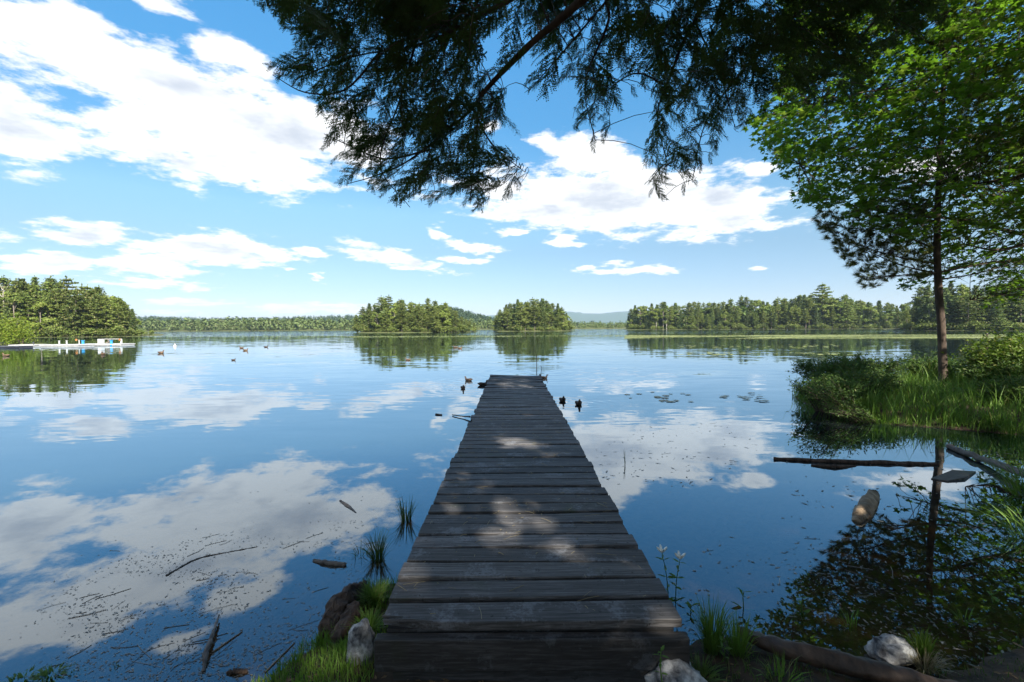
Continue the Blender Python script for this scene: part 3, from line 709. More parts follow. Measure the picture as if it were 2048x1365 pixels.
for sx in (-.62, .62):
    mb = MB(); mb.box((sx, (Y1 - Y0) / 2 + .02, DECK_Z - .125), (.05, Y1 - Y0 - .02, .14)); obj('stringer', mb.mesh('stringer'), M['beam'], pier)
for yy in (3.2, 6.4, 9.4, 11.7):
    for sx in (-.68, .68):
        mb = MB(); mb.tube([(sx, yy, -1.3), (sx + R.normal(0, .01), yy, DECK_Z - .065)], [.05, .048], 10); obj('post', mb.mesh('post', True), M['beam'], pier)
nl = MB(); a8 = np.arange(7) * 2 * math.pi / 7
for i in range(NP):
    for sx in (-.62, .62):
        for fy in (-.05, .05):
            yy = (i + .5) * PITCHP + fy + R.normal(0, .006); xx = sx + R.normal(0, .008); zz = DECK_Z + .0045 - math.tan(twist(Y0 + yy)) * xx
            nl.add(np.column_stack([xx + .0065 * np.cos(a8), yy + .0065 * np.sin(a8), np.full(7, zz)]), np.arange(7)[None])
tag(obj('nail_heads', nl.mesh('nail_heads'), M['iron'], pier), kind='stuff')
# splinter left by the broken corner of the first plank
mb = MB(); mb.tube([(-.76, .035, DECK_Z - .012), (-.62, .03, DECK_Z - .008), (-.5, .02, DECK_Z - .006)], [.008, .01, .002], 5); mb.tube([(-.77, .06, DECK_Z - .004), (-.66, .052, DECK_Z - .003)], [.006, .002], 5)
obj('splinter', mb.mesh('splinter'), M['deck'], pier)
# mooring iron at the far corner
E = at(1076, 750, Y1 - .08); e = empty('mooring_pole', (E[0], E[1], DECK_Z)); tag(e, 'thin rusty mooring pole with a curved hook on the far end of the pier', 'pole')
mb = MB(); mb.tube([(-.04, 0, 0), (-.042, 0, .35), (-.04, .005, .66)], [.013, .011, .009], 6); obj('pole', mb.mesh('pole'), M['iron'], e)
mb = MB(); mb.tube(curve([(.09, 0, -.1), (.1, 0, .12), (.12, 0, .22), (.085, 0, .3), (.05, 0, .28)], 12), .008, 6); obj('hook', mb.mesh('hook'), M['iron'], e)
mb = MB(); mb.box((.04, 0, -.06), (.13, .09, .1)); mb.box((.06, .01, .01), (.05, .04, .05)); obj('bracket', mb.mesh('bracket'), M['iron'], e)
# needles, twigs and crumbs of bark lying on the boards
mb = MB()
for i in range(330):
    y = R.uniform(.05, 6.5); x = R.uniform(-.74, .74); L = R.uniform(.008, .05) if R.random() < .8 else R.uniform(.06, .14); a = R.uniform(0, 6.28); z = DECK_Z + .006 - math.tan(twist(Y0 + y)) * x
    dx, dy = math.cos(a) * L / 2, math.sin(a) * L / 2
    mb.tube([(PIER_X + x - dx, Y0 + y - dy, z), (PIER_X + x + R.normal(0, .003), Y0 + y + R.normal(0, .003), z + .003), (PIER_X + x + dx, Y0 + y + dy, z)], R.uniform(.0009, .0022), 4)
tag(obj('deck_litter', mb.mesh('deck_litter'), M['straw']), 'dry needles and bark crumbs scattered over the pier boards', 'litter', kind='stuff')

# ------------------------------------------------------------------ ducks
def duck_meshes():
    sp = [(-.30, .13, .012, .006), (-.25, .105, .055, .028), (-.17, .085, .09, .06), (-.07, .065, .115, .085), (.04, .058, .12, .092), (.12, .065, .1, .09), (.165, .1, .066, .07), (.185, .15, .042, .045), (.195, .19, .036, .038), (.208, .222, .04, .042), (.235, .238, .036, .036), (.262, .236, .022, .022)]
    C = np.array([(0, a, b) for a, b, _, _ in sp]); T = nrm(np.gradient(C, axis=0)); n = 12; a = np.arange(n) * 2 * math.pi / n
    Xv = np.array((1.0, 0, 0)); V = []
    for c, t, (_, _, w, h) in zip(C, T, sp):
        B = nrm(np.cross(Xv, t)); V.append(c + np.cos(a)[:, None] * w * Xv + np.sin(a)[:, None] * h * B)
    V = np.concatenate(V); k = len(sp); i = np.arange(k - 1)[:, None] * n; j = np.arange(n)[None]; j2 = (j + 1) % n
    body = make_mesh('duck_body', V, [np.stack([i + j, i + j2, i + n + j2, i + n + j], -1).reshape(-1, 4), np.arange(n)[::-1][None], ((k - 1) * n + np.arange(n))[None]], True)
    mb = MB(); mb.tube([(0, .255, .234), (0, .285, .226), (0, .318, .222)], [.018, .017, .009], 8); Vb = mb.V[0]; Vb[:, 2] = .23 + (Vb[:, 2] - .23) * .6; bill = mb.mesh('duck_bill', True)
    wings = []
    for s in (-1, 1):
        mb = MB(); p = curve([(s * .085, .1, .1), (s * .118, .0, .105), (s * .1, -.12, .115), (s * .035, -.25, .13)], 8); Vt, Fs = tube(p, [.015, .05, .045, .006], 8); Vt[:, 0] = p.repeat(8, 0)[:, 0] + (Vt[:, 0] - p.repeat(8, 0)[:, 0]) * .35; mb.add(Vt, *Fs); wings.append(mb.mesh('duck_wing', True))
    return body, bill, wings
DB, DBILL, DW = duck_meshes(); DBILL.materials.append(M['bill'])
def dark_copy(me, mt): c = me.copy(); c.materials.clear(); c.materials.append(M[mt]); return c
DSET = [(dark_copy(DB, k), [dark_copy(w, k) for w in DW]) for k in ('duck', 'darkduck')]
for (px, py, hd, sc, dk, lab) in DUCKS:
    p = onz(px, py); e = empty('duck', (p[0], p[1], -.012), -math.radians(hd), sc * .62); tag(e, lab, 'duck', 'ducks on the lake')
    b, ws = DSET[dk]; bo = obj('body', b, None, e); obj('bill', DBILL, None, bo)
    for w in ws: obj('wing', w, None, bo)

# ------------------------------------------------------------------ floating dock, buoy, far bits
def dock(name, label, x0, x1, py, th, depth, posts, mt='whitepaint'):
    a, b = onz(x0, py), onz(x1, py); L = b[0] - a[0]; c = (a + b) / 2
    e = empty(name, (c[0], c[1] + depth / 2, 0)); tag(e, label, 'dock', 'floating dock sections'); nb = max(4, int(L / .55))
    mb = MB(); mb.box((0, 0, th * .3), (L - .1, depth - .2, th * .6)); obj('float', mb.mesh('float'), M['darkfloat' if mt == 'darkfloat' else 'whitepaint'], e)
    for i in range(nb):
        mb = MB(); mb.box((-L / 2 + (i + .5) * L / nb, 0, th * .6 + .055), (L / nb - .03, depth, .1)); obj('board', mb.mesh('board'), M[mt], e)
    for (fx, h, w, mt2, nm) in posts:
        mb = MB(); x = -L / 2 + fx * L; mb.tube([(x, -depth / 2 + .15, -.8), (x, -depth / 2 + .15, th + h)], w, 8); po = obj(nm, mb.mesh(nm), M[mt2], e); mb = MB(); mb.tube([(x, -depth / 2 + .15, th + h - .01), (x, -depth / 2 + .15, th + h + .05)], w * 1.4, 8); obj('cap', mb.mesh('cap'), M[mt2], po)
    return e, L, depth, th
dock('floating_dock', 'dark low dock section at the left edge beside the lime bush', -30, 32, 697, .18, 1.6, [], 'darkfloat')
dock('floating_dock', 'short white dock section just behind the dark one', 20, 66, 694, .2, 1.8, [(.9, .3, .05, 'darkfloat', 'mooring_post')])
dock('floating_dock', 'long bare white dock section in the middle of the row', 84, 152, 694.5, .24, 2.0, [(.48, .42, .07, 'whitepaint', 'mooring_post'), (.67, .42, .07, 'whitepaint', 'mooring_post')])
e, L, dp, th = dock('floating_dock', 'white dock section with two blue posts, box and rail', 153, 237, 692.5, .22, 2.0, [(.18, .4, .13, 'bluepaint', 'blue_post'), (.77, .4, .13, 'bluepaint', 'blue_post'), (.1, .45, .05, 'whitepaint', 'mooring_post'), (.97, .55, .07, 'whitepaint', 'mooring_post')])
mb = MB(); mb.box((-L / 2 + .42 * L, 0, th + .3), (.38, .5, .55)); obj('locker_box', mb.mesh('locker_box'), M['whitepaint'], e)
mb = MB(); mb.tube([(-L / 2 + .36 * L, .4, th + .55), (-L / 2 + .8 * L, .4, th + .55)], .035, 6)
for fx in (.55, .8): mb.tube([(-L / 2 + fx * L, .4, th), (-L / 2 + fx * L, .4, th + .55)], .03, 6)
obj('rail', mb.mesh('rail'), M['whitepaint'], e)
for fx, nm in ((.07, 'life_ring'), (.97, 'life_ring')):
    a = np.linspace(0, 6.28, 14); mb = MB(); mb.tube(np.column_stack([-L / 2 + fx * L + .09 * np.cos(a), np.full(14, -dp / 2 - .02), th + .5 + .09 * np.sin(a)]), .03, 6, False); obj(nm, mb.mesh(nm), M['orange'], e)
mb = MB(); mb.box((-L / 2 + .55 * L, .1, th + .16), (.3, .3, .1)); mb.box((-L / 2 + .55 * L + .13, .1, th + .35), (.06, .3, .36)); obj('seat', mb.mesh('seat'), M['fartrunk'], e)
p = onz(350, 694); e = empty('mooring_buoy', (p[0], p[1], 0)); tag(e, 'small white mooring buoy floating on the left open water', 'buoy')
mb = MB(); mb.tube([(0, 0, -.15), (0, 0, 0), (0, 0, .14), (0, 0, .2)], [.06, .17, .15, .05], 12); obj('float', mb.mesh('float', True), M['whitepaint'], e)
mb = MB(); mb.tube([(0, 0, .19), (0, 0, .42)], [.05, .04], 8); obj('neck', mb.mesh('neck', True), M['whitepaint'], e)
# bright bush on the left edge in front of the dock
p = onz(-5, 694); KINDS['lime'] = []
for s in (31, 32): kind('lime', shrub_mesh(s, 2.6, 3.0, 1500, .2), 'bark', 'limebush')
NAMES['lime'] = 'lime_bush'
for dx, h, lab in ((-1.9, 3.6, 'yellow green leafy bush cut by the left edge above the dark dock section'), (.2, 2.1, 'lower yellow green bush at the left edge, in front of the taller one')):
    e = place('lime', (p[0] + dx, p[1] + 2.6 - dx * .5, -.1), h, 1.1); tag(e, lab, 'bush', 'bright bushes at the left edge')
for o in [o for o in COL.objects if o.parent and o.parent.name.startswith('lime_bush')]: o.name = 'stem' if 'stem' in o.data.name else 'foliage'
mb = MB()   # spit of land under the bright bushes
aa = np.linspace(0, 6.28, 24, endpoint=False); V = np.vstack([np.column_stack([p[0] - 4 + np.cos(aa) * r * 5.5, p[1] + 4 + np.sin(aa) * r * 2.6, np.full(24, z)]) for r, z in ((1.1, -.4), (1, .02), (.85, .25), (.02, .4))])
i = np.arange(3)[:, None] * 24; j = np.arange(24)[None]; tag(obj('bush_spit', make_mesh('bush_spit', V, np.stack([i + j, i + (j + 1) % 24, i + 24 + (j + 1) % 24, i + 24 + j], -1).reshape(-1, 4), True), M['shoreland']), kind='structure')
# dead trees: bleached snag on the left shore, fallen trunk on the right point
P = at(8, 655, 122); e = empty('dead_snag', (P[0], 122, .6)); tag(e, 'bleached bare dead tree at the left end of the left shore', 'tree')
mb = MB(); mb.tube([(0, 0, 0), (.2, 0, 6), (.1, 0, 11), (.6, 0, 14)], [.25, .18, .1, .03], 6); tk = obj('trunk', mb.mesh('trunk', True), M['palebark'], e)
mb = MB()
for (z, dx, dz) in ((9, 2.2, 3.2), (10, -1.8, 2.6), (8, 2.6, 1.6), (11.5, 1.5, 2.0), (7, -2, 2), (12, -.8, 1.8)): mb.tube(curve([(.12, 0, z), (dx * .5, .1, z + dz * .35), (dx, .2, z + dz)], 6), [.09, .02], 5)
obj('bare_branches', mb.mesh('bare_branches'), M['palebark'], tk)
P = at(1795, 658, 168); e = empty('fallen_tree', (P[0], 165, .2)); tag(e, 'grey fallen dead tree lying in the water off the right point', 'tree')
mb = MB(); mb.tube([(-6, -2, .1), (-1, -1, .5), (5, 0, 1.1)], [.12, .3, .35], 7); tk = obj('trunk', mb.mesh('trunk', True), M['fartrunk'], e)
mb = MB()
for k in range(9): q = np.array((R.uniform(-5, 3), -1.2, .4)); mb.tube([q, q + np.array((R.normal(0, 1.2), R.normal(0, .5), R.uniform(.5, 1.6)))], [.07, .02], 4)
obj('bare_branches', mb.mesh('bare_branches'), M['fartrunk'], tk)
P = onz(1974, 700); e = empty('marker_post', (P[0], P[1], -.3)); tag(e, 'thin reddish stake standing in the water behind the bright bush', 'stake')
hh = at(1972, 668, P[1])[2] + .3; mb = MB(); mb.tube([(0, 0, 0), (-.02, 0, hh)], [.05, .04], 6); obj('stake', mb.mesh('stake'), M['rot'], e)
mb = MB(); mb.tube([(-.02, 0, hh), (-.02, 0, hh + .04)], [.052, .03], 6); obj('cap', mb.mesh('cap'), M['fartrunk'], e)

# ------------------------------------------------------------------ lily pads
def pad_template(n=12):
    a = np.linspace(.25, 2 * math.pi - .25, n); V = np.vstack([[(0, 0, 0)], np.column_stack([np.cos(a), np.sin(a), np.full(n, .0)])])
    return V, np.array([(0, i, i + 1) for i in range(1, n)])
PT, PF = pad_template(); padme = [make_mesh('lily_pad', PT * np.array((1, s, 1)) + np.column_stack([np.zeros((len(PT), 2)), .015 * PT[:, 0] ** 2 + .01]), PF) for s in (1, .85, 1.1)]
for me in padme: me.materials.append(M['pad'])
pads = []
for cx, cy, sx, sy, n in ((1310, 796, 30, 5, 9), (1350, 803, 30, 3, 6), (1500, 795, 28, 6, 12), (1440, 793, 12, 4, 3), (1535, 800, 25, 4, 4), (1375, 790, 25, 4, 3), (1270, 790, 20, 3, 2)):
    for i in range(n): pads.append((cx + R.normal(0, sx * .6), cy + R.normal(0, sy * .6)))
for k, (px, py) in enumerate(sorted(pads)):
    p = onz(px, py); o = obj('lily_pad', padme[k % 3], None, None, (p[0], p[1], .002 + k * .0004)); s = R.uniform(.05, .1); o.scale = (s, s, .3); o.rotation_euler = (0, 0, R.uniform(0, 6.28))
    tag(o, f'small floating lily pad right of the pier, {ordinal(k + 1)} from the left in its scattered row', 'lily pad', 'lily pads floating right of the pier')
mb = MB(); pts = []
for (x0, x1, y0, y1, n, lam) in ((1250, 2010, 671, 678.5, 15000, 1), (300, 1260, 672.5, 674.5, 900, .5), (700, 960, 673.2, 675.4, 900, 1), (1350, 1700, 690, 712, 110, 0), (960, 1260, 673, 674.4, 500, .6)):
    px = R.uniform(x0, x1, n); py = R.uniform(0, 1, n) ** 1.0 * (y1 - y0) + y0 - (px - x0) / max(1, x1 - x0) * (1.0 if lam else 0) - .0055 * (px - 1024) * 0
    q = np.array([onz(a, b) for a, b in zip(px, py)])
    keep = np.array([mnoise.noise(Vector((a * .05, b * .16, 3))) for a, b, _ in q]) > (-.12 if lam == 1 else .0)
    pts.append(q[keep])
pts = np.concatenate(pts); n = len(pts); a = R.uniform(0, 6.28, n); s = R.uniform(.12, .3, n)
Mx = np.zeros((n, 3, 3)); Mx[:, 0, 0] = np.cos(a) * s; Mx[:, 0, 1] = np.sin(a) * s; Mx[:, 1, 0] = -np.sin(a) * s; Mx[:, 1, 1] = np.cos(a) * s; Mx[:, 2, 2] = 1
hx = np.array([(math.cos(t), math.sin(t), .012 * ((k % 2) + 1)) for k, t in enumerate(np.arange(6) * math.pi / 3)]); pts[:, 2] = R.uniform(.01, .05, n)
mb.scatter(hx, np.array([[0, 1, 2, 3, 4, 5]]), Mx * np.array((1, 1, 1)), pts)
tag(obj('lily_mat', mb.mesh('lily_mat'), M['mat']), 'pale yellow green mats of lily pads stretching across the lake before the islands', 'lily pads', kind='stuff')

# ------------------------------------------------------------------ hemlock overhead
def hemlock_twig(seed):
    g = np.random.default_rng(seed); V, F = [], []
    def needle(p, d, L, w):
        k = len(V); s = np.cross(d, (0, 0, 1.0)); s = s / (np.linalg.norm(s) + 1e-9) * w
        V.extend([p - s, p + s, p + d * L]); F.append((k, k + 1, k + 2))
    def shoot(p0, ang, L, dz):
        d = np.array((math.cos(ang), math.sin(ang), dz)); k = max(2, int(L / .025))
        needle(p0, d, L, .004)
        for i in range(k + 1):
            t = i / k; p = p0 + d * L * t + np.array((0, 0, -.35 * L * t * t))
            for s in (-1, 1):
                a = ang + s * g.uniform(.75, 1.25) * (1 - .55 * (t > .95)); nl = g.uniform(.026, .04) * (1 - .35 * t)
                needle(p, np.array((math.cos(a), math.sin(a), g.normal(0, .35))), nl, .0125)
    ax = lambda t: np.array((t, .05 * math.sin(t * 5 + seed), -.22 * t * t))
    for t in np.linspace(0, .97, 14): needle(ax(t), np.array((1, .05 * math.cos(t * 5 + seed), -.44 * t)), .075, .005)
    for i, t in enumerate(np.linspace(.06, .95, 15)):
        for s in (-1, 1):
            if g.random() < .1: continue
            L = (.36 * (1 - .72 * t) * min(1, .45 + 2.2 * t) + .035) * g.uniform(.65, 1.2)
            ang = s * g.uniform(.65, 1.0) * (1 - .25 * t); p0 = ax(t + g.uniform(-.02, .02)); shoot(p0, ang, L, g.normal(-.1, .15))
            if L > .18:
                for q in (.4, .65):
                    shoot(p0 + np.array((math.cos(ang), math.sin(ang), -.1)) * L * q, ang - s * .75, L * .36, -.1)
    shoot(ax(.93), 0, .1, -.35)
    return np.array(V), np.array(F)
HT = [hemlock_twig(s) for s in range(7)]
TRX, TRY = 2.9, -.2
hem = empty('hemlock_tree', (TRX, TRY, .2)); tag(hem, 'dark hemlock whose drooping boughs hang over the pier from above', 'tree')
hemM = Matrix.Translation((-TRX, -TRY, -.2))
def local(P): return np.asarray(P) - np.array((TRX, TRY, .2))
mb = MB(); mb.tube(local(curve([(TRX, TRY, .1), (TRX - .05, TRY, 4), (TRX, TRY + .1, 9), (TRX, TRY, 17)], 14)), [.34, .28, .2, .04], 12, True, .03); obj('trunk', mb.mesh('trunk', True), M['bark'], hem)
HL = [  # limbs: height on the trunk, then (px, py, distance)
    (5.3, [(1330, -170, 3.3), (1150, 12, 3.8), (1065, 85, 4.0), (985, 165, 4.2), (930, 232, 4.35), (880, 268, 4.5), (850, 330, 4.6)], .036),
    (5.0, [(1200, -160, 3.2), (1050, -20, 3.6), (960, 30, 3.75), (905, 62, 3.85), (830, 92, 3.95), (700, 115, 4.05), (590, 160, 4.1)], .022),
    (5.9, [(1520, -160, 4.0), (1385, 50, 4.6), (1345, 140, 4.8), (1315, 230, 5.0), (1335, 330, 5.1)], .024),
    (6.0, [(1720, -110, 4.5), (1570, 50, 5.0), (1470, 160, 5.3), (1410, 250, 5.4), (1385, 360, 5.5)], .024),
    (5.6, [(1280, -150, 3.8), (1215, 50, 4.3), (1170, 170, 4.5), (1190, 280, 4.7)], .018),
    (4.8, [(980, -180, 3.2), (800, -80, 3.5), (640, -5, 3.8), (535, 12, 3.9)], .018),
    (6.2, [(1850, -80, 5.0), (1760, 30, 5.3), (1680, 120, 5.5), (1560, 215, 5.6)], .022),
]
SUB = [[(945, 215, 4.32), (985, 290, 4.5), (1050, 345, 4.6)], [(920, 240, 4.38), (820, 320, 4.6), (750, 352, 4.7), (695, 368, 4.7)], [(960, 190, 4.3), (950, 300, 4.55), (940, 410, 4.7)], [(830, 92, 3.95), (800, 200, 4.2), (760, 330, 4.5), (820, 415, 4.7)],
       [(760, 105, 4.0), (690, 180, 4.15), (610, 185, 4.2), (545, 150, 4.2)], [(720, 110, 4.0), (650, 60, 3.95), (580, 70, 3.95)], [(1390, 45, 4.6), (1440, 150, 4.9), (1470, 255, 5.0)], [(1240, -30, 4.1), (1130, 100, 4.3), (1060, 180, 4.4)], [(1330, 170, 4.85), (1260, 150, 4.8), (1150, 240, 4.8)], [(860, 300, 4.5), (770, 318, 4.6), (700, 292, 4.65), (648, 268, 4.7)]]
skel = []
for zt, pts, r in HL:
    mb = MB()
    w = np.vstack([[(TRX, TRY + .1, zt)], [at(*p) for p in pts]]); c = curve(w, 34); mb.tube(local(c), [r * 1.25, r, r * .75, r * .3, .005], 7, True, .06); skel.append(c[8:]); obj('limb', mb.mesh('limb', True), M['bark'], hem)
for pts in SUB:
    c = curve([at(*p) for p in pts], 16); mb = MB(); mb.tube(local(c), [.011, .008, .003], 5, False, .06); skel.append(c); obj('limb', mb.mesh('limb', True), M['bark'], hem)
SK = np.concatenate(skel)
HMASK_A = [(470, -250), (505, 5), (520, 20), (548, 45), (560, 85), (606, 115), (600, 135), (545, 145), (560, 165), (600, 205), (660, 245), (712, 255), (705, 275), (645, 262), (640, 285), (655, 335), (700, 345), (690, 372), (760, 408), (810, 432), (860, 412), (880, 395), (900, 410), (950, 432), (985, 395), (1020, 415), (1045, 380), (1086, 356), (1050, 320), (1010, 305), (990, 262), (1025, 240), (1022, 180), (1010, 160), (1035, 120), (1060, 60), (1060, -250)]
HMASK_B = [(1040, -250), (1045, 60), (1052, 110), (1065, 200), (1090, 205), (1105, 140), (1120, 120), (1155, 200), (1125, 262), (1178, 268), (1186, 328), (1215, 280), (1245, 200), (1290, 178), (1330, 255), (1300, 330), (1288, 382), (1335, 418), (1360, 345), (1378, 412), (1398, 345), (1440, 325), (1420, 240), (1455, 250), (1490, 292), (1490, 215), (1550, 245), (1575, 200), (1680, 215), (1740, 185), (1800, 120), (1900, 60), (1900, -250)]
HGAP = [[(985, 60), (1040, 30), (1045, 100), (1000, 130)], [(720, 250), (740, 330), (760, 330), (745, 250)], [(1250, 60), (1290, 30), (1300, 110), (1265, 140)], [(990, 250), (1015, 300), (1035, 250), (1020, 180)], [(700, 215), (730, 230), (735, 260), (705, 262)]]
foli = MB(); twg = MB(); nt = 0
def hem_twig(px, py, d, dirw, L):
    global nt
    root = at(px, py, d); T, F = HT[R.integers(7)]
    up = nrm(np.array((R.normal(0, .4), R.normal(.5, .5), 1.0))); fr = frames(up[None], np.array([dirw]))[0]
    foli.scatter(T, F, fr[None] * L, local(root)[None]); nt += 1
    k = np.argmin(((SK - root) ** 2).sum(1)); q = SK[k]
    if np.linalg.norm(q - root) < 1.3: twg.tube(local(curve([q, (q + root) / 2 + np.array((0, 0, .05)), root, root + dirw * L * .5 - np.array((0, 0, .05 * L))], 6)), [.005, .0035, .002], 3, False)
def fill(mask, gaps, n, x0, x1, y0, y1, dfun, L0):
    px = R.uniform(x0, x1, n * 6); py = R.uniform(y0, y1, n * 6)
    ok = in_poly(px, py, mask)
    for g in gaps: ok &= ~in_poly(px, py, g)
    px, py = px[ok][:n], py[ok][:n]
    for a, b in zip(px, py):
        d = dfun(a, b) + R.normal(0, .28); root = at(a, b, d); k = np.argmin(((SK - root) ** 2).sum(1)); away = root - SK[k]
        away[2] = 0; dv = nrm(away * .8 + np.array((np.clip((a - 1230) / 520, -.9, .5) + R.normal(0, .45), R.normal(.25, .45), -.55 + R.normal(0, .2))))
        L = R.uniform(.6, 1.25) * L0
        tx, ty = to_px((root + dv * L * .9 - np.array((0, 0, .2 * L)))[None])
        for _ in range(3):
            if in_poly(tx, ty, mask)[0] and not any(in_poly(tx, ty, g)[0] for g in gaps): break
            L *= .62; tx, ty = to_px((root + dv * L * .9 - np.array((0, 0, .2 * L)))[None])
        if L > .12: hem_twig(a, b, d, dv, L)
dA = lambda x, y: 3.75 + .0024 * max(y, -60)
dB = lambda x, y: 4.3 + .0022 * max(y, -60) + max(0, x - 1300) * .0012
fill(HMASK_A, HGAP, 560, 470, 1090, -220, 435, dA, .40)
fill(HMASK_B, HGAP, 610, 1040, 1900, -220, 420, dB, .46)
obj('twig', twg.mesh('twig'), M['bark'], hem)
tag(obj('crown', foli.mesh('crown'), M['hemlock'], hem), kind='stuff')
# the rest of the hemlock crown above and behind the camera
c = MB(); h = 5.5
while h < 16.8:
    f = (h - 5.5) / 11.3
    for j in range(8):
        a = R.uniform(0, 6.28); Lb = (4.2 * (1 - f) ** .8 + .3) * R.uniform(.6, 1.1); s = np.linspace(.15, 1, max(2, int(Lb / .4)))[:, None]
        C = np.array((0, 0, h)) + s * Lb * np.array((math.cos(a), math.sin(a), -.1)) + np.array((0, 0, -.25)) * s * s * Lb
        w = C + np.array((TRX, TRY, .2)); qx, qy = to_px(np.where(w[:, 1:2] > .3, w, np.array((0, 1.0, 99)))); C = C[(w[:, 1] < .3) | (qy < -260) | (qx > 2300)]
        if len(C): clumps(c, C, 6, (.22, .22, .12), .28, .8)
    h += .42
tag(obj('upper_crown', c.mesh('upper_crown'), M['hemlock'], hem), kind='stuff')

# ------------------------------------------------------------------ maple on the right
def maple_leaf():
    pol = [(-90, .15), (-50, .42), (-20, .62), (-2, .42), (30, .98), (56, .5), (90, 1.12)]
    pts = [(r * math.cos(math.radians(a)), r * math.sin(math.radians(a))) for a, r in pol]; pts = pts + [(-x, y) for x, y in pts[-2:0:-1]]
    V = [(0, .1, 0)] + [(x, y, -.22 * abs(x) - .12 * max(0, y) ** 2) for x, y in pts]; n = len(pts)
    V = np.array(V)[:, [1, 0, 2]] * .5; return V, np.array([(0, 1 + i, 1 + (i + 1) % n) for i in range(n)])
ML, MLF = maple_leaf()
MTX, MTY = 16.2, 12.6
map_ = empty('maple_tree', (MTX, MTY, .3)); tag(map_, 'large green maple spreading its leafy branches in from the right edge', 'tree')
mloc = lambda P: np.asarray(P) - np.array((MTX, MTY, .3))
mb = MB(); mb.tube(mloc(curve([(MTX, MTY, 0), (MTX - .1, MTY, 4), (MTX + .2, MTY, 9), (MTX, MTY, 14)], 12)), [.3, .24, .16, .05], 10, True, .03); obj('trunk', mb.mesh('trunk', True), M['bark'], map_)
MLIMB = [(4.5, [(2060, 470, 12.2), (1930, 440, 12), (1800, 430, 12), (1660, 400, 11.8)]), (6, [(2060, 205, 12), (1900, 190, 11.6), (1760, 180, 11.4), (1620, 215, 11.2)]), (7, [(2080, 120, 12), (1900, 95, 11.6), (1800, 65, 11.4), (1700, 40, 11.2)]),
         (5, [(2060, 300, 12.5), (1900, 270, 12), (1750, 285, 11.8), (1600, 330, 11.6)]), (3.6, [(2060, 520, 13.5), (1950, 530, 13.5), (1880, 545, 13.4), (1800, 570, 13.2)]), (3.2, [(2080, 560, 13), (2000, 590, 12.8), (1940, 600, 12.5)]),
         (8.5, [(2120, -40, 12), (1950, -60, 11.4), (1750, -100, 11)]), (4.2, [(2100, 400, 14), (1980, 380, 14.2), (1850, 350, 14), (1700, 340, 13.6)]), (3.9, [(2100, 480, 11), (2000, 500, 10.6), (1930, 490, 10.4)]), (5.5, [(2150, 330, 10.5), (2020, 360, 10.2), (1900, 370, 10.2)])]
msk = []
for zt, pts in MLIMB:
    mb = MB()
    cpt = curve(np.vstack([[(MTX - .1, MTY, zt)], [at(*p) for p in pts]]), 26); mb.tube(mloc(cpt), [.08, .05, .03, .008], 6, False, .05); msk.append(cpt[4:]); obj('limb', mb.mesh('limb', True), M['bark'], map_)
MSK = np.concatenate(msk)
MMASK = [(1560, -260), (1555, 60), (1545, 190), (1498, 232), (1515, 265), (1535, 310), (1560, 335), (1590, 372), (1588, 398), (1640, 405), (1690, 425), (1760, 450), (1830, 490), (1850, 540), (1792, 560), (1800, 585), (1850, 578), (1900, 555), (1905, 535), (1960, 548), (1975, 600), (1945, 620), (2000, 610), (2060, 590), (2300, 640), (2300, -260)]
tw = MB(); leafP, leafM = [], []
def maple_spray(root, dv, L, nl):
    s = np.linspace(.1, 1, nl); bend = np.array((0, 0, -.3))
    path = root + s[:, None] * L * dv + bend * (s[:, None] ** 2) * L
    side = nrm(np.cross(dv, (0, 0, 1.0)))
    for i, p in enumerate(path):
        sg = 1 if i % 2 else -1
        q = p + side * sg * R.uniform(.03, .12) + R.normal(0, .03, 3); t = nrm(dv * .7 + side * sg * R.uniform(.3, 1.1) + np.array((0, 0, R.normal(-.35, .3))))
        leafP.append(q); n = nrm(np.array((R.normal(0, .38), R.normal(.2, .45), 1.0))); leafM.append(frames(n[None], t[None])[0] * R.uniform(.09, .25))
    tw.tube(mloc(path[[0, nl // 2, -1]]), [.006, .002], 3, False)
n = 5300; px = R.uniform(1490, 2300, n * 2); py = R.uniform(-250, 640, n * 2); ok = in_poly(px, py, MMASK); px, py = px[ok][:n], py[ok][:n]
for a, b in zip(px, py):
    d = R.uniform(9.0, 14.2) if b < 470 else R.uniform(11.5, 14.5); root = at(a, b, d)
    k = np.argmin(((MSK - root) ** 2).sum(1)); away = root - MSK[k]; away[2] *= .3
    dv = nrm(away * .5 + np.array((R.normal(-.6, .5), R.normal(-.1, .5), R.normal(-.1, .15)))); L = R.uniform(.35, .8)
    tx, ty = to_px((root + dv * L)[None])
    if not in_poly(tx, ty, MMASK)[0]: L *= .4
    tx, ty = to_px((root + dv * L)[None])
    if in_poly(tx, ty, MMASK)[0]: maple_spray(root, dv, L, int(4 + L * 9))
    if np.linalg.norm(root - MSK[k]) < 1.6 and R.random() < .5: tw.tube(mloc(curve([MSK[k], (MSK[k] + root) / 2 + R.normal(0, .05, 3), root], 5)), [.012, .005], 3, False)
obj('twig', tw.mesh('twig'), M['bark'], map_)
leafP = np.array(leafP); leafM = np.array(leafM)
lx, ly = to_px(leafP); vis = (lx > 1480) & (lx < 2048) & (ly > 0) & (ly < 640); size = np.linalg.norm(leafM[:, 0], axis=1) / leafP[:, 1]
big = np.argsort(-(size * vis))[:300]; rest = np.ones(len(leafP), bool); rest[big] = False
fol = MB(); fol.scatter(ML, MLF, leafM[rest], mloc(leafP[rest])); tag(obj('crown', fol.mesh('crown'), M['maple'], map_), kind='stuff')
leafme = make_mesh('maple_leaf', ML, MLF); leafme.materials.append(M['maple'])
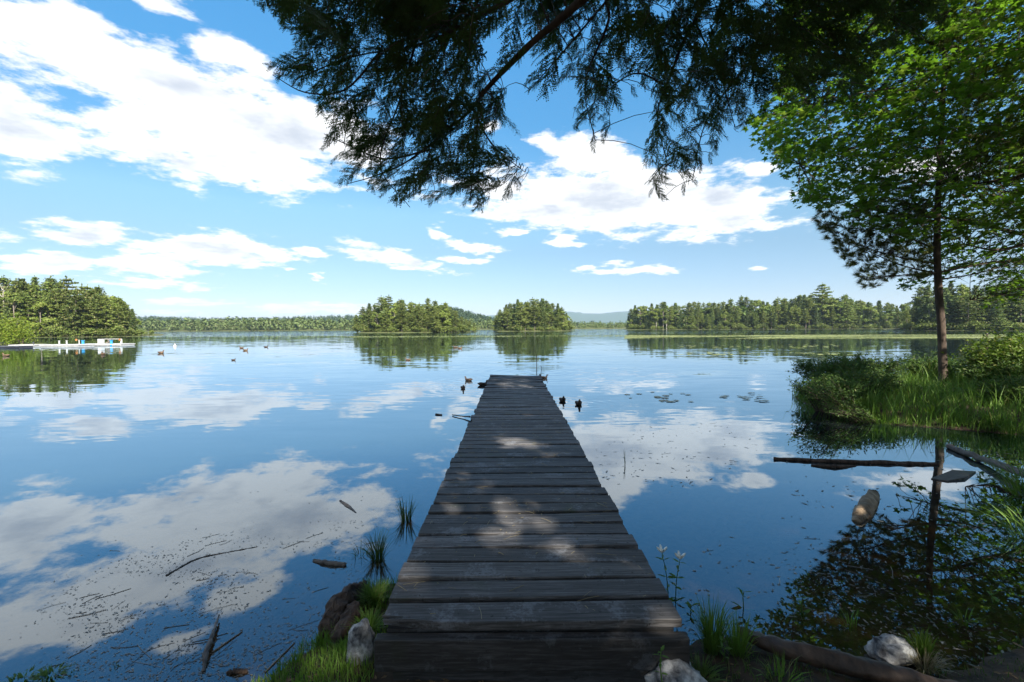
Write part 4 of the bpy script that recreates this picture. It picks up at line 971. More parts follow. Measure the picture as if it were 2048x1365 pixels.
for k in big:
    o = obj('leaf', leafme, None, map_); mm = Matrix([[*leafM[k][:, i], 0] for i in range(3)] + [[0, 0, 0, 1]]); lp = mloc(leafP[k])
    for i in range(3): mm[i][3] = lp[i]
    o.matrix_local = mm
# top of the maple above the frame
c = MB(); C = []
for i in range(220):
    a = R.uniform(0, 6.28); f = R.uniform(0, 1); r = 7 * math.sqrt(R.uniform(.05, 1)) * math.sin(math.pi * (.25 + .7 * f)); C.append((r * math.cos(a), r * math.sin(a), 3.2 + 12 * f))
C = np.array(C); w = C + np.array((MTX, MTY, .3)); qx, qy = to_px(w); C = C[(qy < -230) | (qx > 2280)]; clumps(c, C, 26, (.5, .5, .22), .3, .9)
tag(obj('upper_crown', c.mesh('upper_crown'), M['maple'], map_), kind='stuff')

# ------------------------------------------------------------------ young pine on the bank
PX, PY = at(1886, 800, 11.5)[0], 11.5
pine = empty('young_pine', (PX, PY, .15)); tag(pine, 'slender young white pine standing on the bushy bank at right', 'tree')
ploc = lambda P: np.asarray(P) - np.array((PX, PY, .15))
tp = np.vstack([at(1886, 806, 11.5), at(1886, 740, 11.5), at(1883, 660, 11.5), at(1877, 580, 11.5), at(1874, 500, 11.5), at(1876, 400, 11.5), at(1884, 250, 11.5), at(1890, 60, 11.5), at(1890, -120, 11.5)])
mb = MB(); mb.tube(ploc(curve(tp, 30)), [.105, .088, .08, .068, .05, .03], 12, True, .035); obj('trunk', mb.mesh('trunk', True), M['pinebark'], pine)
PBR = [[(1876, 528, 11.5), (1800, 515, 11.3), (1720, 490, 11.2), (1640, 440, 11.1)], [(1877, 548, 11.5), (1800, 530, 11.8), (1730, 500, 12.0), (1670, 480, 12.1)], [(1877, 545, 11.5), (1790, 552, 11.2), (1735, 556, 11.0)], [(1875, 500, 11.5), (1800, 470, 11.6), (1720, 450, 11.7), (1655, 428, 11.8)],
       [(1876, 560, 11.5), (1950, 548, 11.3), (2040, 522, 11.0)], [(1876, 545, 11.5), (1960, 530, 11.8), (2060, 515, 12)], [(1876, 470, 11.5), (1930, 450, 11.4), (1990, 440, 11.3)], [(1876, 430, 11.5), (1800, 410, 11.4), (1740, 400, 11.4)], [(1880, 350, 11.5), (1960, 320, 11.4)], [(1880, 300, 11.5), (1790, 290, 11.4)]]
mb = MB()
for i, pts in enumerate(PBR):
    bb = MB(); bb.tube(ploc(curve([at(*p) for p in pts], 14)), [.024, .014, .004], 5, False, .08); obj('branch', bb.mesh('branch', True), M['pinebark'], pine)
for i in range(26):
    b = PBR[4 + i % 2]; cpt = curve([at(*p) for p in b], 12)[R.integers(3, 11)]; mb.tube(ploc(curve([cpt, cpt + R.normal(0, .12, 3), cpt + R.normal(0, .3, 3) * np.array((1, .6, .7))], 4)), [.005, .002], 3, False)
g = np.random.default_rng(5); Vn, Fn = [], []
for i in range(44):
    a = g.uniform(0, 6.28); s = g.uniform(.25, 1.2); d = nrm(np.array((1.0, s * math.cos(a), s * math.sin(a)))); q = np.cross(d, nrm(g.normal(0, 1, 3))); q = nrm(q) * .03; p = np.array((g.uniform(-.55, .1), 0, 0)); k = len(Vn)
    Vn += [p - q, p + q, p + d * g.uniform(.7, 1.05)]; Fn.append((k, k + 1, k + 2))
Vn, Fn = np.array(Vn), np.array(Fn)
PMASK = [(1625, 418), (1632, 450), (1660, 490), (1690, 525), (1706, 545), (1728, 578), (1760, 572), (1800, 556), (1868, 556), (1870, 400), (1760, 395), (1690, 425)]
tufts = MB(); nP = 640; px = R.uniform(1620, 1875, nP * 3); py = R.uniform(390, 580, nP * 3); ok = in_poly(px, py, PMASK); px, py = px[ok][:nP], py[ok][:nP]
PSK = np.concatenate([curve([at(*p) for p in b], 20) for b in PBR[:4] + PBR[7:8]])
for a, b in zip(px, py):
    q = at(a, b, 11.4 + R.normal(0, .35)); k = np.argmin(((PSK - q) ** 2).sum(1)); dv = nrm(np.array((-.8 + R.normal(0, .3), R.normal(0, .4), .25 + R.normal(0, .3))))
    if np.linalg.norm(PSK[k] - q) < .75:
        tufts.scatter(Vn, Fn, frames(rdirs(1), dv[None]) * R.uniform(.12, .19), ploc(q)[None])
        mb.tube(ploc(np.array([PSK[k], (PSK[k] + q) / 2 - np.array((0, 0, .03)), q])), [.005, .002], 3, False)
for zt in np.arange(5.2, 12, .5):
    for j in range(4):
        a = R.uniform(0, 6.28); Lb = 2.0 * (1 - (zt - 5) / 9) * R.uniform(.6, 1.1); C = np.array((0, 0, zt)) + np.linspace(.3, 1, 5)[:, None] * Lb * np.array((math.cos(a), math.sin(a), .15)); x_ = np.repeat(C, 8, 0) + R.normal(0, .12, (40, 3)); tufts.scatter(Vn, Fn, frames(rdirs(40), nrm(x_ - np.array((0, 0, zt - .3)))) * .14, x_)
obj('twig', mb.mesh('twig', True), M['pinebark'], pine)
tag(obj('crown', tufts.mesh('crown'), M['pine'], pine), kind='stuff')

# ------------------------------------------------------------------ grove behind the camera (casts the shade the pier lies in)
KINDS['grove'] = []
for s in (41, 42, 43): kind('grove', tree_broad(s, H=15, width=4.6, lobes=34, dens=270, size=.34, bare=.3), 'bark', 'shade')
NAMES['grove'] = 'grove_tree'
for k, (x, y, h, lab) in enumerate(((12.5, 2.2, 15, 'leafy grove tree nearest the right bank, out of the picture'), (8.2, -1.8, 16, 'leafy grove tree behind the right side of the pier'), (4.2, -5.0, 17, 'leafy grove tree standing right behind the photographer'),
                                  (12.5, -6.5, 18, 'tall leafy grove tree behind the others'), (-1.5, -7.0, 16, 'leafy grove tree behind the left side of the pier'), (-7, -8.5, 17, 'leafy grove tree far behind the left shore'), (1.5, -10.5, 18, 'leafy grove tree deep behind the pier'), (7.5, -11, 18, 'leafy grove tree deep behind the right bank'))):
    e = place('grove', (x, y, .25), h, 1.05); tag(e, lab, 'tree', 'grove behind the pier')

# ------------------------------------------------------------------ bank plants
LEAF = np.array([(0, 0, 0), (.35, -.2, .03), (1, 0, -.06), (.35, .2, .03)]); LEAFF = np.array([[0, 1, 2, 3]])
def bush(name, label, c, rx, ry, H, stems, per, leaf, matn, lean=(0, 0), group='shrubs on the right bank', cat='shrub'):
    e = empty(name, c); tag(e, label, cat, group); st, lf = MB(), MB(); P, T = [], []
    for i in range(stems):
        a = R.uniform(0, 6.28); r = math.sqrt(R.uniform(0, 1)); b = np.array((.35 * rx * r * math.cos(a), .35 * ry * r * math.sin(a), -.1)); tip = np.array((rx * r * math.cos(a) + lean[0] * H, ry * r * math.sin(a) + lean[1] * H, H * R.uniform(.6, 1.0) * (1 - .3 * r)))
        cc = curve([b, (b + tip) * .5 + np.array((0, 0, .12 * H)), tip], 10); st.tube(cc, [.009, .003], 4, False)
        for j in range(per):
            t = R.uniform(.25, 1); p = cc[int(t * 9)] + R.normal(0, .055, 3) * H; dv = nrm(np.array((R.normal(0, 1), R.normal(0, 1), R.uniform(-.1, 1.1))))
            for q in range(5): P.append(p + dv * (.035 * q * H) + R.normal(0, .012, 3)); T.append(nrm(dv + 1.1 * R.normal(0, 1, 3) * np.array((1, 1, .6))))
    P, T = np.array(P), np.array(T); nn = rdirs(len(P)) * .7 + np.array((0, -.2, .8)); lf.scatter(LEAF, LEAFF, frames(nn, T) * (leaf * R.uniform(.6, 1.25, len(P)))[:, None, None], P)
    obj('stem', st.mesh('stem'), M['bark'], e); tag(obj('foliage', lf.mesh('foliage'), M[matn], e), kind='stuff'); return e
bush('bank_shrub', 'dark twiggy shrub at the left tip of the right bank', (6.95, 9.9, .1), .8, .7, .8, 55, 20, .07, 'bushleaf')
bush('bank_shrub', 'dense dark shrub on the bank left of the pine trunk', (7.9, 10.4, .15), .95, .8, .9, 80, 28, .07, 'bushleaf')
bush('bank_shrub', 'dense dark shrub close behind the foot of the pine', (9.0, 12.6, .2), 1.3, .8, .95, 90, 28, .07, 'bushleaf')
bush('bank_shrub', 'dark leafy shrub right of the pine trunk', (11.75, 10.8, .2), 1.0, .9, 1.15, 90, 28, .075, 'bushleaf')
bush('bank_shrub', 'dim low shrub in the right corner of the bank', (10.3, 8.9, .2), 1.0, .8, .75, 80, 26, .075, 'bushleaf')
bush('bank_shrub', 'loose dark shrub behind the pine, left of its trunk', (9.9, 12.9, .2), 1.2, .7, .95, 80, 26, .07, 'bushleaf')
bush('bank_shrub', 'loose dark shrub behind the pine, right of its trunk', (11.9, 13.0, .2), 1.2, .7, 1.0, 80, 26, .07, 'bushleaf')
bush('bank_shrub', 'small spreading shrub in the grass left of the pine foot', (8.9, 10.6, .1), .6, .5, .55, 40, 18, .06, 'bushleaf')
bush('bright_shrub', 'bright yellow green sunlit bush at the right edge of the bank', (12.4, 11.0, .2), 1.35, 1.0, 1.75, 90, 26, .1, 'brightleaf')
bush('overhanging_shrub', 'sparse twigs leaning out over the water from the tip of the bank', (6.9, 9.3, .05), .5, .5, .95, 30, 9, .06, 'bushleaf', (-.75, -.2))
bush('overhanging_shrub', 'low wiry twigs dipping towards the water below the bank shrubs', (7.0, 8.9, .02), .5, .35, .45, 24, 8, .055, 'bushleaf', (-1.5, -.3))
def tuft(name, label, c, n, H, spread, w, matn, group, droop=.35, cat='grass', tilt=(0, 0)):
    e = empty(name, c); tag(e, label, cat, group); mb = MB(); Vs, Fs = [], []
    for i in range(n):
        a = R.uniform(0, 6.28); r = spread * .3 * math.sqrt(R.uniform(0, 1)); b = np.array((r * math.cos(a), r * math.sin(a), -.03)); h = H * R.uniform(.45, 1.05); o = R.uniform(.1, 1) * spread; a2 = a + R.normal(0, .5)
        dv = np.array((math.cos(a2) * o + tilt[0] * h, math.sin(a2) * o + tilt[1] * h, 0)); sd = np.array((-math.sin(a2 + R.normal(0, .8)), math.cos(a2), 0)) * w * R.uniform(.6, 1.2)
        k = len(Vs)
        for t, ww in ((0, .7), (.35, 1), (.7, .75)):
            p = b + dv * t ** 1.6 + np.array((0, 0, h * (t - droop * t ** 3 * o / spread))); Vs += [p - sd * ww * .5, p + sd * ww * .5]
        Vs.append(b + dv * 1.05 + np.array((0, 0, h * (1 - droop * o / spread)))); Fs += [(k, k + 1, k + 3), (k, k + 3, k + 2), (k + 2, k + 3, k + 5), (k + 2, k + 5, k + 4), (k + 4, k + 5, k + 6)]
    mb.add(np.array(Vs), np.array(Fs)); obj('blades', mb.mesh('blades'), M[matn], e); return e
G1 = 'grass tufts along the right bank'
P = onz(1745, 838); tuft('sedge_tuft', 'broad green sedge tuft below the dark shrubs, left part of the bank', (P[0], P[1] + .2, .0), 150, .62, .42, .016, 'grass', G1)
P = onz(1815, 842); tuft('sedge_tuft', 'sedge clump between the broad left tuft and the pine', (P[0], P[1] + .35, .0), 130, .6, .4, .014, 'grass', G1)
P = onz(1880, 848); tuft('iris_tuft', 'bright upright blade-leaved tuft at the foot of the pine', (P[0], P[1] + .05, 0), 46, .62, .34, .03, 'brightleaf', G1, .25)
P = onz(1950, 858); tuft('sedge_tuft', 'grass tuft just right of the pine at the waterline', (P[0], P[1] + .2, 0), 140, .45, .4, .012, 'grass', G1)
P = onz(2020, 868); tuft('sedge_tuft', 'grass tuft below the brown fern at the right edge', (P[0], P[1] + .2, .02), 140, .5, .4, .012, 'grass', G1)
P = onz(1775, 800); tuft('sedge_tuft', 'tall thin sedge among the shrubs above the broad left tuft', (P[0], P[1] - .5, .1), 120, .85, .4, .012, 'grass', G1)
P = onz(1850, 826); tuft('sedge_tuft', 'thin sedge just left of the pine foot', (P[0], P[1], .05), 130, .7, .4, .012, 'sedge', G1)
P = onz(2050, 1000); tuft('sedge_tuft', 'fine green sedge arching in at the right edge over the water', (P[0] + .12, P[1] + .1, .05), 120, .5, .55, .008, 'grass', G1, .5, tilt=(-.4, 0))
P = onz(2045, 1085); tuft('sedge_tuft', 'bright fine sedge at the right edge, the nearer one', (P[0] + .15, P[1] + .05, .03), 90, .38, .45, .008, 'grass', G1, .5, tilt=(-.4, 0))
for k, (px_, py_, h_, lab) in enumerate(((1698, 838, .5, 'leftmost waterside sedge clump drooping below the bank shrubs'), (1775, 850, .42, 'drooping sedge clump at the waterline between the two broad tufts'), (1838, 853, .4, 'drooping sedge at the waterline just left of the bright upright tuft'),
                                        (1915, 856, .45, 'drooping sedge at the waterline just right of the bright upright tuft'), (1985, 864, .5, 'drooping sedge at the waterline below the green fern'), (2038, 872, .5, 'drooping sedge at the right edge of the waterline'))):
    P = onz(px_, py_); tuft('sedge_tuft', lab, (P[0], P[1] + .08, -.02), 90, h_, .42, .01, 'grass' if k % 2 else 'sedge', G1, .75, tilt=(-.25, -.45))
for k, (px_, py_, lab) in enumerate(((1990, 838, 'arching green fern in the dark hollow right of the pine'), (2040, 846, 'low brown dying fern at the right edge of the bank'))):
    P = onz(px_, py_); e = empty('fern', (P[0], P[1] + .3, .12)); tag(e, lab, 'fern', 'ferns on the right bank')
    for i in range(9):
        a = R.uniform(0, 6.28); L = R.uniform(.45, .75) * (1 if k == 0 else .6); pth = curve([(0, 0, 0), (.4 * L * math.cos(a), .4 * L * math.sin(a), .6 * L), (L * math.cos(a), L * math.sin(a), .5 * L)], 14); mb = MB(); mb.tube(pth, .004, 3, False)
        T = nrm(np.gradient(pth, axis=0)); S = nrm(np.cross(T, (0, 0, 1.0)))
        for j in range(2, 14):
            for s in (-1, 1): mb.scatter(LEAF, LEAFF, frames(np.array([(0, 0, 1.0)]), (S[j] * s + T[j] * .35)[None]) * (.16 * L / .6 * (1 - j / 15)), pth[j][None])
        obj('frond', mb.mesh('frond'), M['bushleaf' if k == 0 else 'deadfern'], e)

# ------------------------------------------------------------------ near shore: stump, rocks, logs, grass, flowers
def rock(name, label, c, size, seed, matn='rock', parent=None):
    import bmesh
    bm = bmesh.new(); bmesh.ops.create_icosphere(bm, subdivisions=4, radius=1)
    for v in bm.verts:
        q = v.co * 1.3 + Vector((seed, 0, 0)); v.co *= 1 + .3 * mnoise.fractal(q, 1, 2, 4) + .1 * mnoise.cell(q * 1.2)
        v.co = Vector((v.co.x * size[0], v.co.y * size[1], v.co.z * size[2]))
    me = bpy.data.meshes.new('rock'); bm.to_mesh(me); bm.free()
    for p in me.polygons: p.use_smooth = True
    return tag(obj(name, me, M[matn], None, c), label, 'rock', 'rocks beside the pier')
P = onz(716, 1330, .08); rock('shore_rock', 'upright pale mottled rock at the left foot of the pier', (P[0], P[1] + .05, .14), (.072, .08, .125), 3)
P = onz(1338, 1362, .1); rock('shore_rock', 'white and dark mottled rock by the front beam of the pier', (P[0] + .02, P[1] - .03, .12), (.13, .1, .08), 8)
P = onz(1782, 1305, .03); rock('shore_rock', 'pale grey rock beside the grass clump at lower right', (P[0], P[1], .04), (.11, .085, .075), 15)
P = onz(690, 1362, .08); rock('shore_rock', 'small pale stone below the upright rock', (P[0] - .02, P[1] - .04, .06), (.06, .05, .04), 21)
def log(name, label, pts, rad, matn, n=14, wob=.06, cat='log', group='logs and sticks by the shore', k=24, tip=None, col=None):
    pts = np.array(pts, float); c = pts.mean(0); e = empty(name, c); tag(e, label, cat, group)
    cc = curve(pts, k) + R.normal(0, 1, (k, 3)) * rad[0] * .12; mb = MB()
    if max(rad) > .03:
        Vt, Fs = tube(curve(cc, 70), rad, 22, False, .0); ax = nrm(cc[-1] - cc[0])
        for v in Vt: q = Vector(v) - Vector(ax) * (.72 * float(np.dot(v, ax))); v += np.array(mnoise.noise_vector(q * 26)) * max(rad) * .22 + np.array(mnoise.noise_vector(q * 70)) * max(rad) * .1 + np.array(mnoise.noise_vector(Vector(v) * 3)) * max(rad) * .12
        mb.add(Vt - c, *Fs)
    else: mb.tube(cc - c, rad, n, False, wob)
    obj('bark', mb.mesh('bark', True), M[matn], e)
    for end, q in ((0, 1), (-1, -2)):
        mb = MB(); d = nrm(cc[end] - cc[q]); mb.tube(np.array([cc[end] - d * rad[0] * .2, cc[end] + d * rad[0] * .12]) - c, [rad[0 if end == 0 else -1] * .93, rad[0 if end == 0 else -1] * .8], n, True, .05); obj('cut_end', mb.mesh('cut_end'), M[col or 'rot'], e)
    return e
w = lambda px, py, z=0.0: onz(px, py, z)
log('fallen_log', 'long dark wet log lying across the lower right corner', [w(1475, 1262, .08), w(1560, 1296, .1), w(1680, 1325, .09), w(1800, 1355, .07), w(1990, 1410, .05)], [.028, .046, .052, .052, .045], 'log')
log('pale_log', 'short pale barkless log floating in the water at right', [w(1712, 1044, .0), w(1728, 1022, .02), w(1748, 990, .0)], [.035, .06, .075, .06], 'palelog', wob=.09, col='palelog')
log('thin_log', 'long thin dark branch floating before the right bank', [w(1548, 918, .01), w(1640, 922, .012), w(1760, 926, .01), w(1875, 930, .0)], [.02, .03, .03, .035], 'rot', 8)
log('thin_log', 'short dark stick floating just below the long thin branch', [w(1622, 931, .005), w(1670, 934, .01), w(1712, 932, .004)], [.012, .03, .008], 'rot', 8)
log('bare_pole', 'smooth grey pole slanting into the water right of the pine reflection', [w(1897, 893, .03), w(1970, 920, .06), w(2075, 958, .12)], [.035, .04, .045], 'stick', 10, .02)
log('drift_stick', 'dark knobbly stick floating beside the left grass tufts', [w(628, 1122, .0), w(660, 1127, .01), w(690, 1131, .0)], [.016, .02, .02], 'stick', 9)
log('drift_stick', 'broken reed stem floating above the left grass tufts', [w(680, 1002), w(695, 1012), w(712, 1026)], [.012, .02, .006], 'stick', 7)
log('drift_stick', 'slanting dark twig in the middle of the cloud reflection at left', [w(332, 1152), w(390, 1120), w(440, 1108), w(515, 1094)], [.008, .007, .003], 'stick', 6)
log('drift_stick', 'twig touching the left side of the pier halfway along', [w(905, 830, .02), w(925, 833, .03), w(940, 834, .05)], [.012, .012, .02], 'stick', 6)
log('drift_stick', 'small separate stick left of the pier twig', [w(871, 829, .01), w(884, 830, .01)], [.018, .018], 'stick', 6)
log('rotten_branch', 'pale frayed rotten branch standing out of the shallow water lower left', [w(408, 1345, .0), w(414, 1300, .03), w(428, 1262, .03), w(438, 1230, .03)], [.009, .012, .009, .005], 'stick', 8, .4)
log('rotten_branch', 'short reddish stick near the bottom edge at left', [w(455, 1347, .0), w(475, 1343, .01), w(494, 1344, .0)], [.012, .014, .014], 'rot', 7)
log('straw_stem', 'straight pale straw stem floating at lower left', [w(530, 1345, .004), w(590, 1285, .004)], [.004, .003], 'palelog', 5)
log('straw_stem', 'pale straw stem beside the frayed rotten branch', [w(425, 1305, .004), w(485, 1263, .004)], [.005, .003], 'palelog', 5)
# rotten stump chunk left of the pier
e = empty('rotten_stump', (-1.14, 2.95, .02)); tag(e, 'dark reddish rotten tree stump at the water edge left of the pier', 'stump')
for k, (pts, r) in enumerate((([w(655, 1276, .03), w(668, 1238, .08), w(690, 1200, .1), w(725, 1168, .09)], [.04, .068, .06, .035]), ([w(672, 1285, .05), w(692, 1250, .1), w(712, 1215, .1)], [.03, .05, .03]))):
    cc = curve(pts, 26) + R.normal(0, .01, (26, 3)); Vt, Fs = tube(curve(cc, 60), r, 40, True, .0)
    for v in Vt: v += np.array(mnoise.noise_vector(Vector((v[0] * 22, v[1] * 7, v[2] * 9)))) * .02 + np.array(mnoise.noise_vector(Vector((v[0] * 60, v[1] * 18, v[2] * 24)))) * .011
    mb = MB(); mb.add(Vt - np.array((-1.14, 2.95, .02)), *Fs); obj('wood_chunk', mb.mesh('wood_chunk'), M['rot'], e)
G2 = 'grass at the foot of the pier'
for k, (px_, py_, z, n, H, sp, ww, mt, lab, tl) in enumerate((
        (748, 1200, .06, 260, .17, .14, .005, 'grass', 'bright grass against the left side of the pier, beside the stump', (.0, 0)), (735, 1262, .07, 240, .15, .14, .005, 'grass', 'grass between the stump and the pier edge', (0, 0)), (690, 1318, .06, 260, .1, .16, .005, 'grass', 'short grass left of the upright pale rock', (0, 0)),
        (640, 1350, .03, 220, .08, .15, .005, 'grass', 'short grass at the bottom edge left of the pale rock', (0, 0)), (760, 1362, .07, 90, .06, .12, .004, 'sedge', 'sparse low grass under the front beam', (0, 0)), (1425, 1300, .05, 190, .38, .14, .005, 'grass', 'tall thin grass right of the pier foot', (0, 0)),
        (1475, 1318, .03, 150, .33, .12, .005, 'grass', 'tall thin grass in front of the log end', (0, 0)), (1400, 1352, .08, 200, .12, .16, .005, 'sedge', 'dark low grass beside the mottled rock', (0, 0)), (1560, 1372, .07, 60, .2, .14, .008, 'grass', 'arching grass in front of the fallen log', (0, 0)),
        (1846, 1310, .03, 90, .22, .1, .007, 'brightleaf', 'bright green grass clump beside the pale grey rock', (-.1, 0)), (1850, 1330, .03, 120, .13, .14, .004, 'straw', 'dry straw-coloured grass under the bright clump', (0, 0)), (1700, 1250, 0, 14, .22, .1, .005, 'grass', 'few thin green blades rising from the shallow water', (0, 0)), (1930, 1240, 0, 14, .16, .1, .005, 'grass', 'small sparse blades in the shallows at right', (0, 0)))):
    P = onz(px_, py_, z); tuft('grass_tuft', lab, (P[0], P[1], z), n, H, sp, ww, mt, G2, .35, tilt=tl)
G3 = 'reed tufts growing in the water'
P = onz(812, 1040); tuft('reed_tuft', 'thin dark reed tuft in the water nearest the pier edge', (P[0], P[1], 0), 85, .3, .17, .006, 'sedge', G3, .2)
P = onz(755, 1118); tuft('reed_tuft', 'thin dark reed tuft in the water above the stump', (P[0], P[1], 0), 95, .3, .15, .006, 'sedge', G3, .2)
P = onz(720, 1110); tuft('reed_tuft', 'few bent reed blades left of the reed tuft above the stump', (P[0], P[1], 0), 14, .2, .14, .005, 'sedge', G3, .6)
P = onz(100, 1352); tuft('water_weed', 'green leafy weed clump in the bottom left corner', (P[0], P[1], 0), 130, .07, .1, .012, 'herb', G3, .5, 'weed')
P = onz(40, 1362); tuft('water_weed', 'green weed at the very bottom left corner', (P[0], P[1], 0), 130, .06, .12, .012, 'herb', G3, .5, 'weed')
P = onz(152, 1345); tuft('water_weed', 'dark weed clump, rightmost of those in the bottom left', (P[0], P[1], 0), 80, .05, .06, .01, 'sedge', G3, .5, 'weed')
P = onz(228, 1332); tuft('water_weed', 'small dark sprig sticking up from a floating stick at lower left', (P[0], P[1], 0), 24, .05, .04, .01, 'sedge', G3, .4, 'weed')
P = onz(1250, 930); tuft('reed_tuft', 'single pair of thin stalks in the cloud reflection right of the pier', (P[0], P[1], 0), 3, .3, .05, .008, 'sedge', G3, .3)
# flowering and leafy herbs: every leaf its own piece
leafm = make_mesh('herb_leaf', np.array([(0, 0, 0), (.3, -.16, .04), (.7, -.13, .02), (1, 0, -.08), (.7, .13, .02), (.3, .16, .04), (.5, 0, -.02)]), np.array([(0, 1, 6), (1, 2, 6), (2, 3, 6), (3, 4, 6), (4, 5, 6), (5, 0, 6)])); leafm.materials.append(M['herb'])
def herb(name, label, base, H, leafL, pairs, flower, lean=(0, 0)):
    e = empty(name, base); tag(e, label, 'flower' if flower else 'plant', 'leafy plants around the pier foot')
    top = np.array((lean[0], lean[1], H)); cc = curve([(0, 0, -.03), top * .5 + R.normal(0, .01, 3), top], 12); mb = MB(); mb.tube(cc, [.004, .003, .002], 5); sm = obj('stem', mb.mesh('stem', True), M['herb'], e)
    for i in range(pairs):
        t = .18 + .8 * i / max(1, pairs - 1); p = cc[min(11, int(t * 11))]; a = i * 1.45 + R.normal(0, .2)
        for s in (0, math.pi):
            o = obj('leaf', leafm, None, sm, p); o.rotation_euler = (R.normal(0, .3), -R.uniform(-.1, .6) , a + s); o.scale = (leafL * R.uniform(.75, 1.15) * (1.1 - .35 * t),) * 3
    if flower:
        for i in range(4):
            mb = MB(); a = i * 1.57; d = np.array((math.cos(a), math.sin(a), 1.1)); mb.tube(top + np.array([d * 0, d * .012, d * .026, d * .036]), [.004, .008, .009, .003], 8); obj('flower', mb.mesh('flower', True), M['petal'], sm)
P = w(1338, 1200, .0); herb('flowering_herb', 'white-tipped flowering plant right of the pier, taller of two stems', (P[0], P[1], 0), .33, .075, 6, True, (-.05, 0))
P = w(1345, 1205, .0); herb('flowering_herb', 'white-tipped flowering plant right of the pier, shorter stem', (P[0] + .02, P[1], 0), .3, .07, 5, True, (.03, 0))
P = at(1322, 1345, 2.2); herb('leafy_herb', 'pale leafy sprig growing up before the front beam', (P[0], P[1] - .06, .1), .24, .05, 6, False, (-.02, 0))
P = w(1385, 1225, 0); herb('leafy_herb', 'low dark leafy sprig in the water right of the pier', (P[0], P[1], 0), .05, .08, 3, False)
P = w(1488, 1215, 0); herb('leafy_herb', 'small drooping sprig standing alone in the water right of the pier', (P[0], P[1], 0), .11, .08, 3, False)
P = w(1605, 1225, 0); herb('leafy_herb', 'pale small sprig at the edge of the tree reflection', (P[0], P[1], 0), .1, .06, 3, False)
P = w(1440, 1330, .04); herb('leafy_herb', 'broad-leaved green plant below the tall grass right of the pier', (P[0], P[1], .04), .14, .07, 4, False)
P = w(1990, 1205, 0); herb('leafy_herb', 'low yellowish sprig in the shallows near the right edge', (P[0], P[1], 0), .06, .06, 3, False)
# floating flakes, broken reeds and leaf litter: nobody could count them
mb = MB(); FT = np.array([(math.cos(t) * r, math.sin(t) * r, h) for t, r, h in zip(np.arange(7) * .9, (1, .7, .95, .6, 1, .75, .9), (.1, .25, .1, .3, .15, .2, .1))]); FF = np.array([[0, 1, 2, 3, 4, 5, 6]])
def flakes(poly, n, s0, s1, el):
    poly = np.array(poly, float); px = R.uniform(poly[:, 0].min(), poly[:, 0].max(), n * 4); py = R.uniform(poly[:, 1].min(), poly[:, 1].max(), n * 4); ok = in_poly(px, py, poly)
    q = np.array([onz(a, b) for a, b in zip(px[ok], py[ok])]); den = np.array([mnoise.fractal(Vector((a * 1.3 + b * .8, b * 2.6, 1)), 1, 2, 3) for a, b, _ in q]); q = q[den > R.uniform(-.5, .45, len(q))][:n]; k = len(q)
    a = R.normal(.5, .9, k); s = np.exp(R.uniform(math.log(s0), math.log(s1), k)); e_ = R.uniform(1, el, k); Mx = np.zeros((k, 3, 3)); Mx[:, 0, 0] = np.cos(a) * s * e_; Mx[:, 0, 1] = np.sin(a) * s * e_; Mx[:, 1, 0] = -np.sin(a) * s; Mx[:, 1, 1] = np.cos(a) * s; Mx[:, 2, 2] = s * .6; q[:, 2] = .001 + R.uniform(0, .002, k)
    mb.scatter(FT, FF, Mx, q)
    for i in range(n // 45):
        p = q[R.integers(k)]; L = R.uniform(.04, .2); t = R.normal(.5, .6); d = np.array((math.cos(t), math.sin(t), 0)) * L; mb.tube([p, p + d * .5 + R.normal(0, .006, 3) * np.array((1, 1, 0)), p + d], R.uniform(.0008, .002), 4, False)
flakes([(0, 1365), (0, 1290), (190, 1130), (330, 1090), (480, 1060), (640, 1040), (740, 1040), (790, 1060), (740, 1150), (650, 1230), (620, 1300), (580, 1365)], 2600, .0016, .0062, 3.0)
flakes([(0, 1365), (0, 1230), (300, 1000), (700, 950), (850, 1000), (780, 1130), (650, 1230), (560, 1365)], 300, .002, .007, 3)
flakes([(1370, 1340), (1370, 1230), (1500, 1170), (1600, 1070), (1750, 1090), (2048, 1080), (2048, 1365), (1500, 1365)], 1000, .0025, .009, 3.5)
flakes([(1150, 900), (1250, 840), (1500, 850), (1530, 920), (1350, 990), (1200, 970)], 150, .006, .013, 5)
flakes([(1560, 900), (2048, 880), (2048, 1060), (1560, 1060)], 170, .006, .014, 4)
flakes([(1360, 1230), (1560, 1130), (1480, 1050), (1340, 1150)], 60, .004, .012, 3)
tag(obj('floating_debris', mb.mesh('floating_debris'), M['litter']), 'flecks of floating leaf litter and broken reeds on the near water', 'debris', kind='stuff')
P = w(1895, 950, .01); mb = MB(); o = None
V = np.array([w(1862, 957, .012), w(1905, 940, .02), w(1952, 943, .015), w(1930, 955, .03), w(1895, 962, .014)]); c0 = V.mean(0); Vb = V - c0; Vb2 = Vb - np.array((0, 0, .03)); k = 5
tag(obj('bark_slab', make_mesh('bark_slab', np.vstack([Vb, Vb2]), [np.arange(5)[None], np.arange(5, 10)[::-1][None], np.array([(i, 5 + i, 5 + (i + 1) % 5, (i + 1) % 5) for i in range(5)])]), M['stick'], None, c0), 'flat grey slab of bark floating below the pine foot', 'bark', 'logs and sticks by the shore')
